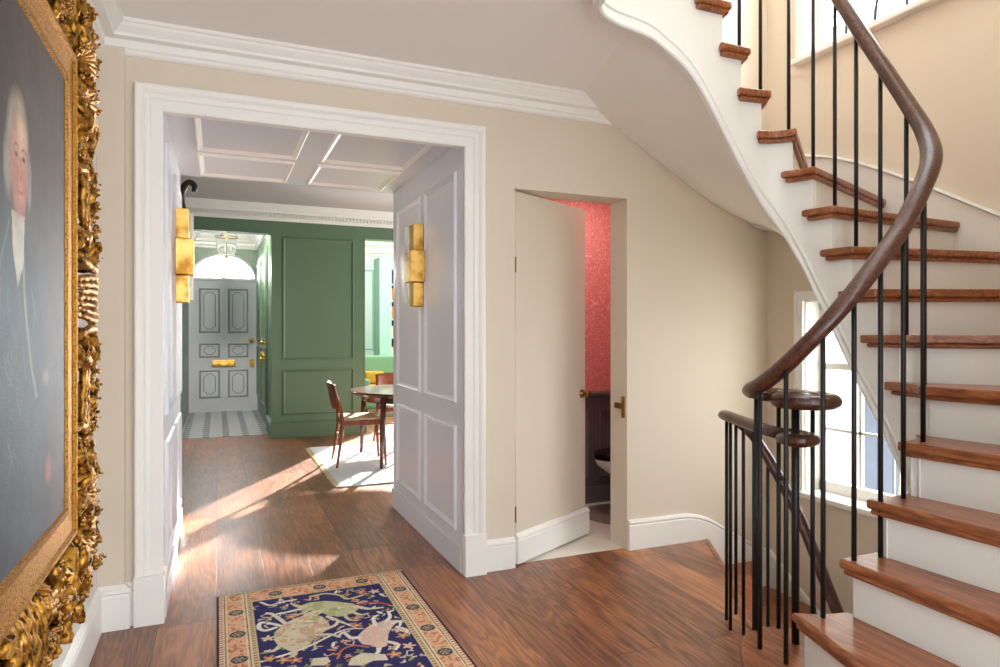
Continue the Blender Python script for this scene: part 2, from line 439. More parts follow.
# dining room
bm = new(); box(bm, -.62, 4.3, YP, YP+.01, 2.45, 3.0); box(bm, 1.5, 4.3, 4.98, 5.14, 0, 3.0); struct('wall_dining_near', bm, M['green'])
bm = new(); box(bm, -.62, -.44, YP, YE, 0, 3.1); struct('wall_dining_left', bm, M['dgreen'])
bm = new(); box(bm, 4.3, 4.45, 5.0, 9.2, 0, 3.1); struct('wall_dining_right', bm, M['green'])
bm = new()
box(bm, .66, 1.84, YG, YG+.16, 0, 2.65); box(bm, -.44, 6.3, YG, YG+.16, 2.65, 3.05); box(bm, 3.7, 4.3, YG, YG+.16, 0, 2.65)
struct('wall_green', bm, M['green'])
bm = new(); box(bm, -.62, 4.45, YP, YG+.16, 3.0, 3.12); struct('ceiling_dining', bm, mat('dining_ceiling_paint', (196, 192, 192), .8))
bm = new(); box(bm, .66, .80, YG+.16, YE, 0, 3.05); struct('wall_vestibule_right', bm, M['green'])
bm = new(); box(bm, -.62, 6.3, YG+.16, YE+.2, 3.05, 3.15); struct('ceiling_vestibule', bm, M['white'])
bm = new(); box(bm, 6.3, 6.45, 9.0, YE, 0, 3.1); box(bm, 4.3, 6.4, 9.06, 9.2, 0, 3.1); struct('wall_study_right', bm, M['teal'])
# facade with arched fanlight and study window
bm = new()
cx, zb, rx, rz = .11, 2.30, .50, .40
arch = [(cx+rx*math.cos(a), zb+rz*math.sin(a)) for a in [math.pi*k/24 for k in range(25)]]
def ygon(bm, poly, y0, y1):
    a = [bm.verts.new((x, y0, z)) for x, z in poly]; b = [bm.verts.new((x, y1, z)) for x, z in poly]
    bm.faces.new(a); bm.faces.new(b[::-1])
    for i in range(len(poly)):
        j = (i+1) % len(poly); bm.faces.new((a[i], b[i], b[j], a[j]))
for k in range(24):
    (xa, za), (xb, zb2) = arch[k], arch[k+1]
    ygon(bm, [(xa, za), (xb, zb2), (xb, 3.1), (xa, 3.1)], YE, YE+.2)
box(bm, -.62, cx-rx, YE, YE+.2, zb, 3.1); box(bm, cx+rx, 1.84, YE, YE+.2, zb, 3.1)
box(bm, -.62, -.43, YE, YE+.2, 0, zb); box(bm, .65, 1.84, YE, YE+.2, 0, zb)
struct('wall_entrance', bm, M['green'])
bm = new()
box(bm, 1.84, 3.55, YE, YE+.2, 0, 3.1); box(bm, 5.9, 6.45, YE, YE+.2, 0, 3.1); box(bm, 3.55, 5.9, YE, YE+.2, 0, .35); box(bm, 3.55, 5.9, YE, YE+.2, 2.98, 3.1)
struct('wall_study_back', bm, mat('pale_teal_paint', (206, 226, 218), .45))
bm = new()
box(bm, 3.55, 5.9, YE+.02, YE+.1, .35, .42); box(bm, 3.55, 5.9, YE+.02, YE+.1, 2.94, 2.98)
for x in (3.55, 4.7, 5.83): box(bm, x, x+.05, YE+.02, YE+.1, .42, 2.94)
box(bm, 3.55, 5.9, YE+.03, YE+.08, 1.66, 1.69)
struct('window_1', bm, M['white'])

# hall ceiling (also upper landing slab) with rounded well edge
cpoly = [(-.62, -1.6), (1.41, -1.6), (1.41, 2.27)]+[(1.60-.19*math.cos(a), 2.27+.19*math.sin(a)) for a in [math.pi/2*k/8 for k in range(1, 9)]]+[(1.78, 2.46), (2.02, 3.6), (-.62, 3.6)]
bm = new(); prism(bm, cpoly, 2.77, 3.04); struct('ceiling', bm, M['ceil'])
bm = new(); box(bm, -.62, 3.74, .4, 1.2, 5.4, 5.5); box(bm, -.62, 3.74, 3.2, 3.71, 5.4, 5.5); box(bm, -.62, 1.7, 1.2, 3.2, 5.4, 5.5); box(bm, 3.3, 3.74, 1.2, 3.2, 5.4, 5.5)
struct('ceiling_upper', bm, M['ceil'])
bm = new(); box(bm, 1.05, 1.2, .4, 3.6, 3.04, 5.4); struct('wall_upper_landing', bm, M['wall'])

# ------------------------------------------------------------------ hall trim
# cornice of the hall, left wall then back wall (profile: a = into room, on the left of travel is negative)
cp = [(0, 0), (.012, .002), (.020, .010), (.020, .022), (.030, .030), (.034, .055), (.034, .062), (.072, .066), (.076, .078), (.088, .090), (.100, .104), (.106, .116), (.115, .120), (.115, .136), (0, .136)]
bm = new()
sweep(bm, [(-.5, -1.6, 2.635), (-.5, YB, 2.635), (2.26, YB, 2.635)], [(-a, b) for a, b in cp]); struct('trim_2', bm, M['white'])
# architrave of the passage opening
ap = [(0, 0), (0, .016), (.010, .020), (.050, .020), (.056, .026), (.072, .030), (.080, .026), (.092, .038), (.108, .044), (.116, .040), (.116, 0)]
bm = new()
ztop = 2.395
rows = []
for a, h in ap:
    x0, x1, zt = -.233-a, 1.274+a, ztop+a
    rows.append([bm.verts.new(p) for p in [(x0, YB-h, .225), (x0, YB-h, zt), (x1, YB-h, zt), (x1, YB-h, .225)]])
for i in range(len(rows)-1):
    for k in range(3): bm.faces.new((rows[i][k], rows[i][k+1], rows[i+1][k+1], rows[i+1][k]))
for x0, x1 in ((-.352, -.226), (1.267, 1.393)):
    box(bm, x0, x1, YB-.05, YB+.004, 0, .225)
struct('trim_3', bm, M['white'])
# opening head and jamb linings
bm = new(); box(bm, -.2325, 1.2735, YB-.015, YB+.035, 2.3945, 2.452); struct('trim_4', bm, M['white'])
# baseboards
bp_ = [(0, 0), (.022, 0), (.022, .15), (.018, .160), (.026, .168), (.024, .18), (.012, .190), (.006, .2), (0, .2)]
bp2 = [(a, b*.88) for a, b in bp_]
bm = new(); sweep(bm, [(-.5, -1.6, 0), (-.5, YB-.028, 0)], [(-a, b) for a, b in bp_]); struct('baseboard_left', bm, M['white'])
bm = new(); sweep(bm, [(-.498, YB-.028, 0), (-.39, YB-.028, 0), (-.39, YB, 0), (-.352, YB, 0)], [(-a, b) for a, b in bp_]); struct('baseboard_back_left', bm, M['white'])
bm = new(); sweep(bm, [(1.393, YB, 0), (1.582, YB, 0)], [(-a, b) for a, b in bp2]); struct('baseboard_back_middle', bm, M['white'])
# skirting right of the cloakroom door, sweeping down the lower stair
top = cr([(2.36, .186, 0), (2.6, .184, 0), (2.816, .180, 0), (2.97, .141, 0), (3.1, .07, 0), (3.205, .008, 0), (3.34, -.065, 0), (3.478, -.13, 0)], 6)
bm = new()
rows = []
for p in top:
    zb_ = -.0 if p.x < 2.93 else -.75
    rows.append([bm.verts.new(q) for q in [(p.x, YB, p.y-.4), (p.x, YB-.022, p.y-.4), (p.x, YB-.022, p.y-.035), (p.x, YB-.017, p.y-.028), (p.x, YB-.026, p.y-.018), (p.x, YB-.022, p.y-.006), (p.x, YB-.008, p.y), (p.x, YB, p.y)]])
for A, B in zip(rows[:-1], rows[1:]):
    for k in range(7): bm.faces.new((A[k], A[k+1], B[k+1], B[k]))
bm.faces.new(rows[0]); bm.faces.new(rows[-1][::-1])
struct('baseboard_back_right', bm, M['white'])
# descending skirting on the window wall
bm = new(); rows = []
for y, z in [(3.5, -.12), (3.3, -.26), (3.0, -.46), (2.6, -.68), (2.0, -.95), (1.0, -1.45), (.66, -1.6)]:
    rows.append([bm.verts.new(q) for q in [(XW, y, z-.7), (XW-.022, y, z-.7), (XW-.022, y, z-.03), (XW-.028, y, z-.015), (XW-.02, y, z), (XW, y, z)]])
for A, B in zip(rows[:-1], rows[1:]):
    for k in range(5): bm.faces.new((A[k], A[k+1], B[k+1], B[k]))
struct('baseboard_window', bm, M['white'])

# passage panelling mouldings
bm = new()
for side, X, nx in ((1, 1.274, -1), (-1, -.233, 1)):
    for y0, y1 in ((3.64, 4.262), (4.375, 4.995)):
        panel(bm, (X, y0, .215), (0, 1, 0), (0, 0, 1), (nx, 0, 0), y1-y0, .605)
        panel(bm, (X, y0, .950), (0, 1, 0), (0, 0, 1), (nx, 0, 0), y1-y0, 1.335)
struct('trim_5', bm, M['grey'])
bm = new()
for x0, x1 in ((-.11, .462), (.602, 1.155)):
    for y0, y1 in ((3.68, 4.345), (4.45, 5.025)):
        panel(bm, (x0, y0, 2.45), (1, 0, 0), (0, 1, 0), (0, 0, -1), x1-x0, y1-y0)
struct('trim_6', bm, M['white'])
bm = new()
for X, s in ((1.274, -1), (-.233, 1)):
    box(bm, X, X+s*.012, YB+.02, YP, 0, .14)
struct('baseboard_passage', bm, M['grey'])

# ------------------------------------------------------------------ dining room green wall dressings
PG = [(0, 0), (.004, .014), (.014, .020), (.024, .012), (.036, -.004), (.040, -.012), (.041, -.012)]
bm = new()
panel(bm, (.785, YG, 1.015), (1, 0, 0), (0, 0, 1), (0, -1, 0), .915, 1.585)
panel(bm, (.785, YG, .295), (1, 0, 0), (0, 0, 1), (0, -1, 0), .915, .585)
struct('trim_7', bm, M['green'])
bm = new(); sweep(bm, [(.66, YG+.8, 0), (.66, YG, 0), (1.84, YG, 0), (1.84, YG+.16, 0)], [(-a, b) for a, b in [(0, 0), (.03, 0), (.03, .17), (.022, .185), (.026, .2), (.008, .215), (0, .215)]]); struct('baseboard_green', bm, M['green'])
# dentil cornice
bm = new()
sweep(bm, [(-.44, YG, 2.80), (4.3, YG, 2.80)], [(-a, b) for a, b in [(0, 0), (.015, .004), (.022, .03), (.03, .035), (.03, .085), (.085, .09), (.09, .12), (.12, .15), (.15, .19), (.15, .2), (0, .2)]])
x = -.42
while x < 2.6:
    box(bm, x, x+.026, YG-.062, YG-.02, 2.842, 2.885); x += .046
struct('trim_8', bm, M['white'])
bm = new(); sweep(bm, [(.66, YG+.2, 2.82), (.66, YE, 2.82), (-.44, YE, 2.82), (-.44, YG+.2, 2.82)], [(a, b) for a, b in [(0, 0), (.02, .004), (.03, .04), (.05, .05), (.05, .1), (.10, .11), (.12, .15), (.17, .2), (.18, .23), (0, .23)]])
x = -.4
while x < .62:
    box(bm, x, x+.025, YE-.09, YE-.04, 2.875, 2.915); x += .05
struct('trim_9', bm, M['white'])
# green reveal strips at the vestibule and study openings
bm = new(); box(bm, 1.84, 1.852, YG-.004, YG+.17, 0, 2.65); box(bm, 1.84, 3.7, YG-.004, YG+.17, 2.638, 2.65); box(bm, .648, .66, YG-.004, YG+.17, .215, 2.65); box(bm, -.44, .66, YG-.004, YG+.17, 2.638, 2.65)
struct('trim_10', bm, M['green'])
# vestibule side cupboard door with brass fittings
d3 = new(); box(d3, .64, .66, 9.9, 12.2, .2, 2.6)
door3 = struct('door_3', d3, M['green'], bevel=.004)
bm = new()
for y0, y1 in ((9.95, 11.0), (11.1, 12.15)):
    panel(bm, (.64, y0, .3), (0, 1, 0), (0, 0, 1), (-1, 0, 0), y1-y0, .85)
    panel(bm, (.64, y0, 1.25), (0, 1, 0), (0, 0, 1), (-1, 0, 0), y1-y0, 1.25)
obj('panel_moulding', bm, M['green'], door3)
bm = new()
for z, y in ((.98, 10.15), (1.22, 9.98)):
    lathe(bm, [(0.0, .639), (.03, .639), (.03, .632), (.012, .625), (.012, .60), (.030, .59), (.034, .575), (.02, .56), (0, .558)], (0, 0, 0), 12, 'X')
    for v in bm.verts:
        if v.co.y**2+v.co.z**2 < .01: v.co.y += y; v.co.z += z
obj('door_knob', bm, M['brass'], door3, smooth=True)
bm = new(); box(bm, .615, .638, 10.0, 10.6, 1.02, 1.05); box(bm, .60, .638, 10.45, 10.6, .98, 1.08); obj('brass_bolt', bm, M['brass'], door3, bevel=.004)

# ------------------------------------------------------------------ front door
bm = new(); box(bm, -.415, .64, YE+.02, YE+.07, .015, 2.265); front = struct('door_1', bm, M['doorgrey'])
bm = new(); 
def shaped(bm, x0, x1, z0, z1, notch=.05, w=.016, y=YE+.02, tall=True):
    c = notch; pts = [(x0+c, z0), (x1-c, z0), (x1-c*.9, z0+c*.5), (x1, z0+c), (x1, z1-c), (x1-c*.9, z1-c*.5), (x1-c, z1), (x0+c, z1), (x0+c*.9, z1-c*.5), (x0, z1-c), (x0, z0+c), (x0+c*.9, z0+c*.5)]
    P = [(x, y, z) for x, z in pts]
    tube(bm, P+[P[0]], w/2, 6, caps=False)
flatp = [(0, 0), (.004, .010), (.014, .014), (.022, .008), (.030, 0)]
g = new()
for (x0, x1, z0, z1) in [(-.28, .052, 1.36, 2.13), (.178, .51, 1.36, 2.13), (-.28, .052, .935, 1.18), (.178, .51, .935, 1.18), (-.28, .052, .24, .72), (.178, .51, .24, .72)]:
    panel(g, (x0, YE+.019, z0), (1, 0, 0), (0, 0, 1), (0, -1, 0), x1-x0, z1-z0, flatp)
    ins = .075
    shaped(bm, x0+ins, x1-ins, z0+ins*(.9 if z1-z0 > .3 else .7), z1-ins*(.9 if z1-z0 > .3 else .7), .045)
obj('shaped_moulding', bm, M['groove'], front); obj('panel_moulding', g, M['groove'], front)
bm = new(); box(bm, -.075, .295, YE-.012, YE+.02, .785, .885); box(bm, -.055, .275, YE-.022, YE-.012, .80, .845); obj('letter_plate', bm, M['brass'], front, bevel=.005)
bm = new(); lathe(bm, [(0, YE-.055), (.03, YE-.05), (.038, YE-.03), (.028, YE-.012), (.014, YE), (.014, YE+.012), (.03, YE+.02)], (0.555, 0, 1.24), 16, 'Y'); obj('door_knob', bm, M['brass'], front, smooth=True)
bm = new(); box(bm, .53, .60, YE-.005, YE+.02, .77, .90); ball(bm, (.565, YE-.015, .87), .018); ball(bm, (.565, YE-.015, .80), .018); obj('door_lock', bm, M['brass'], front)
bm = new(); ball(bm, (.115, YE+.015, 1.255), .012); obj('spyhole', bm, M['brassd'], front)
# frame + transom + arch moulding + fanlight
bm = new()
box(bm, -.44, -.415, YE-.02, YE+.1, 0, 2.27); box(bm, .64, .66, YE-.02, YE+.1, 0, 2.27); box(bm, -.44, .66, YE-.03, YE+.1, 2.265, 2.31)
P = [(cx+(rx+.015)*math.cos(a), YE-.012, zb+(rz+.015)*math.sin(a)) for a in [math.pi*k/30 for k in range(31)]]
tube(bm, P, .022, 8)
box(bm, -.44, .66, YE-.012, YE+.06, 0.0, .015)
struct('trim_11', bm, M['doorgrey'])
bm = new(); ygon(bm, [(x, z) for x, z in arch], YE+.08, YE+.086); w2 = struct('window_2', bm, M['glass'])
bm = new()
for a in [math.pi*k/8 for k in range(1, 8)]:
    tube(bm, [(cx, YE+.06, zb+.01), (cx+rx*math.cos(a), YE+.06, zb+rz*math.sin(a))], .006, 5)
for q in (.45, .75): tube(bm, [(cx+q*rx*math.cos(a), YE+.06, zb+q*rz*math.sin(a)) for a in [math.pi*k/20 for k in range(21)]], .005, 5)
obj('glazing_bar', bm, M['white'], w2)

# ------------------------------------------------------------------ cloakroom
bm = new(); box(bm, 1.5, 3.5, 4.62, 4.72, .88, 2.6); box(bm, 3.5, 3.6, 3.71, 4.72, .88, 2.6); box(bm, 1.5, 1.51, YB+.19, 4.62, .88, 2.6); box(bm, 2.36, 3.5, 3.71, 3.715, .88, 2.6); struct('wall_cloakroom', bm, M['pink'])
bm = new(); box(bm, 1.5, 3.5, 4.615, 4.72, 0, .87); box(bm, 3.49, 3.6, 3.71, 4.72, 0, .87); box(bm, 1.5, 1.515, YB+.19, 4.62, 0, .87); struct('wall_cloakroom_dado', bm, M['wcpanel'])
bm = new(); box(bm, 1.5, 3.6, YB+.19, 4.72, 2.5, 2.6); struct('ceiling_cloakroom', bm, M['ceil'])
bm = new(); sweep(bm, [(3.49, 4.615, .83), (1.515, 4.615, .83)], [(a, b) for a, b in [(0, 0), (.02, .005), (.03, .02), (.045, .03), (.045, .05), (.02, .06), (0, .06)]])
panel(bm, (2.2, 4.615, .2), (1, 0, 0), (0, 0, 1), (0, -1, 0), .52, .55); panel(bm, (2.82, 4.615, .2), (1, 0, 0), (0, 0, 1), (0, -1, 0), .55, .55)
box(bm, 1.5, 3.5, 4.595, 4.615, 0, .13)
struct('trim_12', bm, M['wcpanel'])
bm = new(); lathe(bm, [(0, .003), (.30, .003), (.30, .006), (0, .006)], (2.78, 4.22, 0), 32)
tag(obj('floor_mat', bm, M['mosaic']), 'round grey-brown mat on the pale cloakroom floor below the toilet', 'mat')
t = thing('toilet', 'white wall-hung toilet with a black seat, seen through the half-open concealed door', 'toilet', (3.0, 4.3, 0))
bm = new()
rings = []
for z, sx, sy, cxx in [(.20, .10, .09, 3.14), (.24, .17, .13, 3.10), (.30, .23, .165, 3.04), (.36, .27, .18, 3.0), (.405, .28, .185, 2.99)]:
    rings.append([bm.verts.new((cxx-.1+sx*math.cos(a)*(1 if math.cos(a) < 0 else 1.2), 4.3+sy*math.sin(a), z)) for a in [2*math.pi*k/24 for k in range(24)]])
for A, B in zip(rings[:-1], rings[1:]):
    for k in range(24): bm.faces.new((A[k], A[(k+1) % 24], B[(k+1) % 24], B[k]))
bm.faces.new(rings[0][::-1]); bm.faces.new(rings[-1])
box(bm, 3.05, 3.485, 4.16, 4.44, .16, .40)
obj('bowl', bm, M['ceramic'], t, smooth=True)
bm = new(); prof = [(2.89+.285*math.cos(a)*(1 if math.cos(a) < 0 else 1.2), 4.3+.19*math.sin(a)) for a in [2*math.pi*k/28 for k in range(28)]]
prism(bm, prof, .407, .425); prism(bm, prof, .430, .455); obj('seat', bm, M['black'], t, bevel=.008)
# concealed (jib) door
ang = math.atan2(3.914-3.54, 2.302-1.599)
du = V((math.cos(ang), math.sin(ang), 0)); dn = V((-math.sin(ang), math.cos(ang), 0)); H0 = V((1.597, 3.535, 0))
bm = new(); c = H0+du*.385+dn*.022+V((0, 0, 1.098)); obox(bm, c, du, dn, V((0, 0, 1)), .765, .044, 2.165)
jib = struct('door_2', bm, M['wall'], bevel=.002)
bm = new(); sweep(bm, [H0+du*.0+V((0, 0, .012)), H0+du*.785+V((0, 0, .012))], [(-a, b*.87) for a, b in bp_]); obj('door_skirting', bm, M['white'], jib)
bm = new(); kc = H0+du*.725+V((0, 0, .95))
R = Matrix(((du.x, 0, -dn.x), (du.y, 0, -dn.y), (0, 1, 0)))
lathe(bm, [(0, 0), (.028, 0), (.028, .004), (.012, .008), (.010, .03), (.022, .036), (.027, .048), (.022, .06), (0, .064)], (0, 0, 0), 20)
for v in bm.verts: v.co = R @ v.co + kc
obj('door_knob', bm, M['brassd'], jib, smooth=True)
bm = new()
for z in (.3, 1.75): obox(bm, H0+V((-.004, .0, z)), (1, 0, 0), (0, 1, 0), (0, 0, 1), .008, .03, .09)
obj('hinge', bm, M['brassd'], jib)
bm = new(); box(bm, 2.34, 2.356, 3.545, 3.565, .82, .955); box(bm, 2.338, 2.352, 3.565, 3.64, .875, .91); struct('trim_13', bm, M['brassd'], bevel=.003)

# ------------------------------------------------------------------ windows on the stair wall
def sash(name, z0, z1, arched=False):
    bm = new()
    XI = XW+.12
    box(bm, XI, XI+.05, wy0, wy0+.05, z0, z1); box(bm, XI, XI+.05, wy1-.05, wy1, z0, z1)
    box(bm, XI, XI+.05, wy0, wy1, z0, z0+.07); box(bm, XI, XI+.05, wy0, wy1, z1-.05, z1)
    zm = z0+.66*(z1-z0)
    box(bm, XI-.01, XI+.05, wy0, wy1, zm-.02, zm+.02)
    for k in (1, 2, 3): 
        y = wy0+.05+(wy1-wy0-.1)*k/4; box(bm, XI+.01, XI+.035, y-.009, y+.009, z0, z1)
    box(bm, XI+.01, XI+.035, wy0, wy1, (z0+zm)/2-.009, (z0+zm)/2+.009)
    w = struct(name, bm, M['white'])
    bm = new(); box(bm, XI+.02, XI+.024, wy0+.02, wy1-.02, z0+.02, z1-.02); obj('window_pane', bm, M['glass'], w)
    bm = new()
    for y, s in ((wy0, -1), (wy1, 1)):
        box(bm, XW-.022, XW+.002, y, y+s*.06, z0-.02, z1+.06); box(bm, XW-.03, XW, y+s*.045, y+s*.062, z0-.02, z1+.07)
    box(bm, XW-.022, XW+.002, wy0, wy1, z1, z1+.06); box(bm, XW-.03, XW, wy0-.06, wy1+.06, z1+.045, z1+.062)
    box(bm, XW-.001, XI, wy0, wy0+.008, z0, z1); box(bm, XW-.001, XI, wy1-.008, wy1, z0, z1); box(bm, XW-.001, XI, wy0, wy1, z1-.008, z1)
    obj('window_casing', bm, M['white'], w)
    bm = new(); box(bm, XW-.055, XI, wy0-.08, wy1+.08, z0-.032, z0+.003); obj('window_sill', bm, M['white'], w, bevel=.008)
    return w
sash('window_3', .33, 1.56)
bm = new()
XI = XW+.12; z0, z1 = 3.13, 4.75
box(bm, XI, XI+.05, wy0, wy0+.05, z0, z1); box(bm, XI, XI+.05, wy1-.05, wy1, z0, z1); box(bm, XI, XI+.05, wy0, wy1, z0, z0+.05); box(bm, XI, XI+.05, wy0, wy1, z1-.05, z1)
w4 = struct('window_4', bm, M['white'])
bm = new(); box(bm, XI+.02, XI+.024, wy0+.02, wy1-.02, z0+.02, z1-.02); obj('window_pane', bm, M['glass'], w4)
bm = new()
for y, s in ((wy0, -1), (wy1, 1)): box(bm, XW-.022, XW+.002, y, y+s*.06, z0, z1+.06)
box(bm, XW-.022, XW+.002, wy0, wy1, z1, z1+.06)
obj('window_casing', bm, M['white'], w4)
bm = new(); box(bm, XW-.06, XI, wy0-.12, wy1+.07, z0-.035, z0+.003); obj('window_sill', bm, M['white'], w4, bevel=.01)
bm = new()
for r in (.25, .45, .65, .85):
    tube(bm, [(XI+.01, 2.35+r*math.cos(a), z0+.1+r*math.sin(a)) for a in [math.pi*k/24 for k in range(25)] if wy0 < 2.35+r*math.cos(a) < wy1], .009, 5)
for a in [math.pi*k/7 for k in range(1, 7)]:
    e = V((0, math.cos(a), math.sin(a))); p0 = V((XI+.01, 2.35, z0+.1)); L_ = .9
    while not (wy0+.03 < (p0+e*L_).y < wy1-.03): L_ -= .05
    tube(bm, [p0+e*.1, p0+e*L_], .009, 5)
obj('leading', bm, M['lead'], w4)

# ------------------------------------------------------------------ main stair
Nctl = [(1.84, 1.74), (1.90, 1.685), (1.97, 1.662), (2.10, 1.66), (2.23, 1.66), (2.34, 1.665), (2.44, 1.70), (2.50, 1.77), (2.522, 1.86), (2.527, 1.95), (2.52, 2.05), (2.508, 2.14), (2.495, 2.225), (2.472, 2.31), (2.41, 2.383), (2.30, 2.408), (2.19, 2.41), (2.05, 2.41), (1.80, 2.41), (1.60, 2.41), (1.50, 2.368), (1.46, 2.27), (1.46, 1.9), (1.46, 1.2), (1.46, .2)]
N = cr([(a, b, 0) for a, b in Nctl], 10)
Sarc = [0]
for a, b in zip(N[:-1], N[1:]): Sarc.append(Sarc[-1]+(b-a).length)
def nat(s, off=0):
    s = max(0, min(s, Sarc[-1]-1e-6))
    i = next(k for k in range(len(Sarc)-1) if Sarc[k+1] >= s)
    t = (s-Sarc[i])/(Sarc[i+1]-Sarc[i]); p = N[i].lerp(N[i+1], t)
    a = N[max(i-2, 0)]; b = N[min(i+3, len(N)-1)]; d = (b-a).normalized()
    return p+V((d.y, -d.x, 0))*off          # positive = towards the treads
def sfind(x, y):
    return min(range(len(N)), key=lambda k: (N[k]-V((x, y, 0))).length)
inner = {2: (1.97, 1.662), 3: (2.10, 1.66), 4: (2.26, 1.66), 5: (2.44, 1.70), 6: (2.522, 1.845), 7: (2.527, 1.95), 8: (2.52, 2.05), 9: (2.51, 2.136), 10: (2.495, 2.225), 11: (2.472, 2.31), 12: (2.405, 2.385), 13: (2.30, 2.408), 14: (2.19, 2.41), 15: (2.05, 2.41)}
SK = {k: Sarc[sfind(*p)] for k, p in inner.items()}
OUT = {2: (1.93, .66), 3: (2.14, .66), 4: (2.36, .66), 5: (2.60, .66), 6: (3.36, .66), 7: (3.49, 1.55), 8: (3.49, 1.90), 9: (3.49, 2.21), 10: (3.49, 2.62), 11: (3.49, 3.12), 12: (3.10, 3.51), 13: (2.71, 3.51), 14: (2.42, 3.51), 15: (2.12, 3.51)}
Zt = lambda k: (k+1)*RR
def fline(k, o=0):
    """inner and outer point of nosing line k moved back (up the stair) by o"""
    I = nat(SK[k]); O = V((*OUT[k], 0)); d = (O-I).normalized(); nn = V((-d.y, d.x, 0))
    if nn.dot(nat(SK[k]+.05)-I) < 0: nn = -nn
    return I+nn*o, O+nn*o, nn
def clampo(O):
    return V((min(max(O.x, .0), 3.495), min(max(O.y, .655), 3.515), 0))
def hit_wall(I, d):
    """extend from I along d to the stairwell walls"""
    best = 9
    for w, ax, sg in ((3.495, 0, 1), (3.515, 1, 1), (.655, 1, -1)):
        if abs(d[ax]) > 1e-6:
            t = (w-I[ax])/d[ax]
            if t > .2: best = min(best, t)
    return I+d*best
def tread_poly(k, off=0, ret=.07):
    I, O, nn = fline(k, off); d = (O-I).normalized()
    s0 = SK[k]+off*.8
    s1 = SK[k+1]
    O = hit_wall(I, d)
    I2, O2_, nn2 = fline(k+1, .05); d2 = (O2_-I2).normalized(); O2 = hit_wall(I2, d2)
    pts = [O]
    # inner edge with return nosing
    m = 8
    for j in range(m+1): pts.append(nat(s0+(s1+ret-off-s0)*j/m, off))
    pts.append(nat(s1+.045, .05))
    pts.append(nat(s1+.05, .06+off))
    corner = None
    pts.append(O2)
    def wall_id(P):
        if abs(P.x-3.495) < .004: return 'x'
        if abs(P.y-3.515) < .004: return 'y'
        return 'r'
    a, b = wall_id(O2), wall_id(O)
    if a != b: pts.append(V((3.495, 3.515, 0)) if 'y' in (a, b) else V((3.495, .655, 0)))
    return [(p.x, p.y) for p in pts]

stair = thing('staircase', 'curving staircase of polished oak treads rising round an open well to the upper landing', 'staircase', (1.9, 1.7, 0))
# first two wide steps
t0 = [(2.02, .66), (2.02, 1.2), (2.02, 1.66), (2.13, 1.72), (2.16, 1.82), (2.14, 1.93), (2.07, 2.0), (1.97, 2.03), (1.87, 2.0), (1.79, 1.935), (1.72, 1.85), (1.67, 1.78), (1.62, 1.65), (1.585, 1.45), (1.57, 1.2), (1.56, .9), (1.56, .66)]
def shrink(poly, d):
    out = []; n = len(poly)
    A = sum(poly[i][0]*poly[(i+1) % n][1]-poly[(i+1) % n][0]*poly[i][1] for i in range(n))
    sg = 1 if A > 0 else -1
    for i in range(n):
        a, b, c = V((*poly[i-1], 0)), V((*poly[i], 0)), V((*poly[(i+1) % n], 0))
        e1 = (b-a).normalized(); e2 = (c-b).normalized(); n1 = V((-e1.y, e1.x, 0))*sg; n2 = V((-e2.y, e2.x, 0))*sg
        m = (n1+n2); m = m.normalized() if m.length > .1 else n1
        p = b+m*d/max(.5, m.dot(n1)); out.append((p.x, p.y))
    return out
t1c = cr([(1.66, .66, 0), (1.675, .95, 0), (1.735, 1.385, 0), (1.795, 1.6, 0), (1.836, 1.742, 0)], 4)
t1 = [(p.x, p.y) for p in t1c]+[(1.90, 1.70), (1.97, 1.675), (2.02, 1.668), (2.02, .66)]
for nm, poly, z in (('step', t0, Zt(0)), ('step', t1, Zt(1))):
    bm = new(); prism(bm, poly, z-.034, z); tr = obj('tread', bm, M['tread'], stair, bevel=.013, seg=3)
    bm = new(); prism(bm, shrink(poly, .011), z-.053, z-.032); obj('nosing_moulding', bm, M['tread'], tr, bevel=.006)
bm = new(); prism(bm, shrink(t0, .032), 0.001, Zt(0)-.0565); obj('riser', bm, M['tread'], stair)
bm = new(); prism(bm, shrink(t1, .032), Zt(0), Zt(1)-.0565); obj('riser', bm, M['swhite'], stair)
for k in range(2, 15):
    z = Zt(k)
    bm = new(); prism(bm, tread_poly(k), z-.034, z); tr = obj('tread', bm, M['tread'], stair, bevel=.011, seg=3)
    bm = new(); prism(bm, tread_poly(k, .011, .060), z-.053, z-.032); obj('nosing_moulding', bm, M['tread'], tr, bevel=.009)
    I, O, nn = fline(k, .030); d = (O-I).normalized(); O = hit_wall(I, d)
    A = nat(SK[k]+.030, .036); B = hit_wall(A, (O-A).normalized())
    A2, B2 = A+nn*.02, B+nn*.02
    bm = new(); prism(bm, [(p.x, p.y) for p in (A, B, B2, A2)], Zt(k-1)-.03, z-.0345); obj('riser', bm, M['swhite'], stair)
# landing nosing at top
zt = Zt(15)
bm = new(); prism(bm, [(p.x, p.y) for p in [nat(SK[15]+j*(Sarc[-1]-SK[15])/40, 0) for j in range(41)]+[nat(SK[15]+j*(Sarc[-1]-SK[15])/40, .12) for j in range(40, -1, -1)]], zt-.034, zt); obj('landing_nosing', bm, M['tread'], stair, bevel=.01)
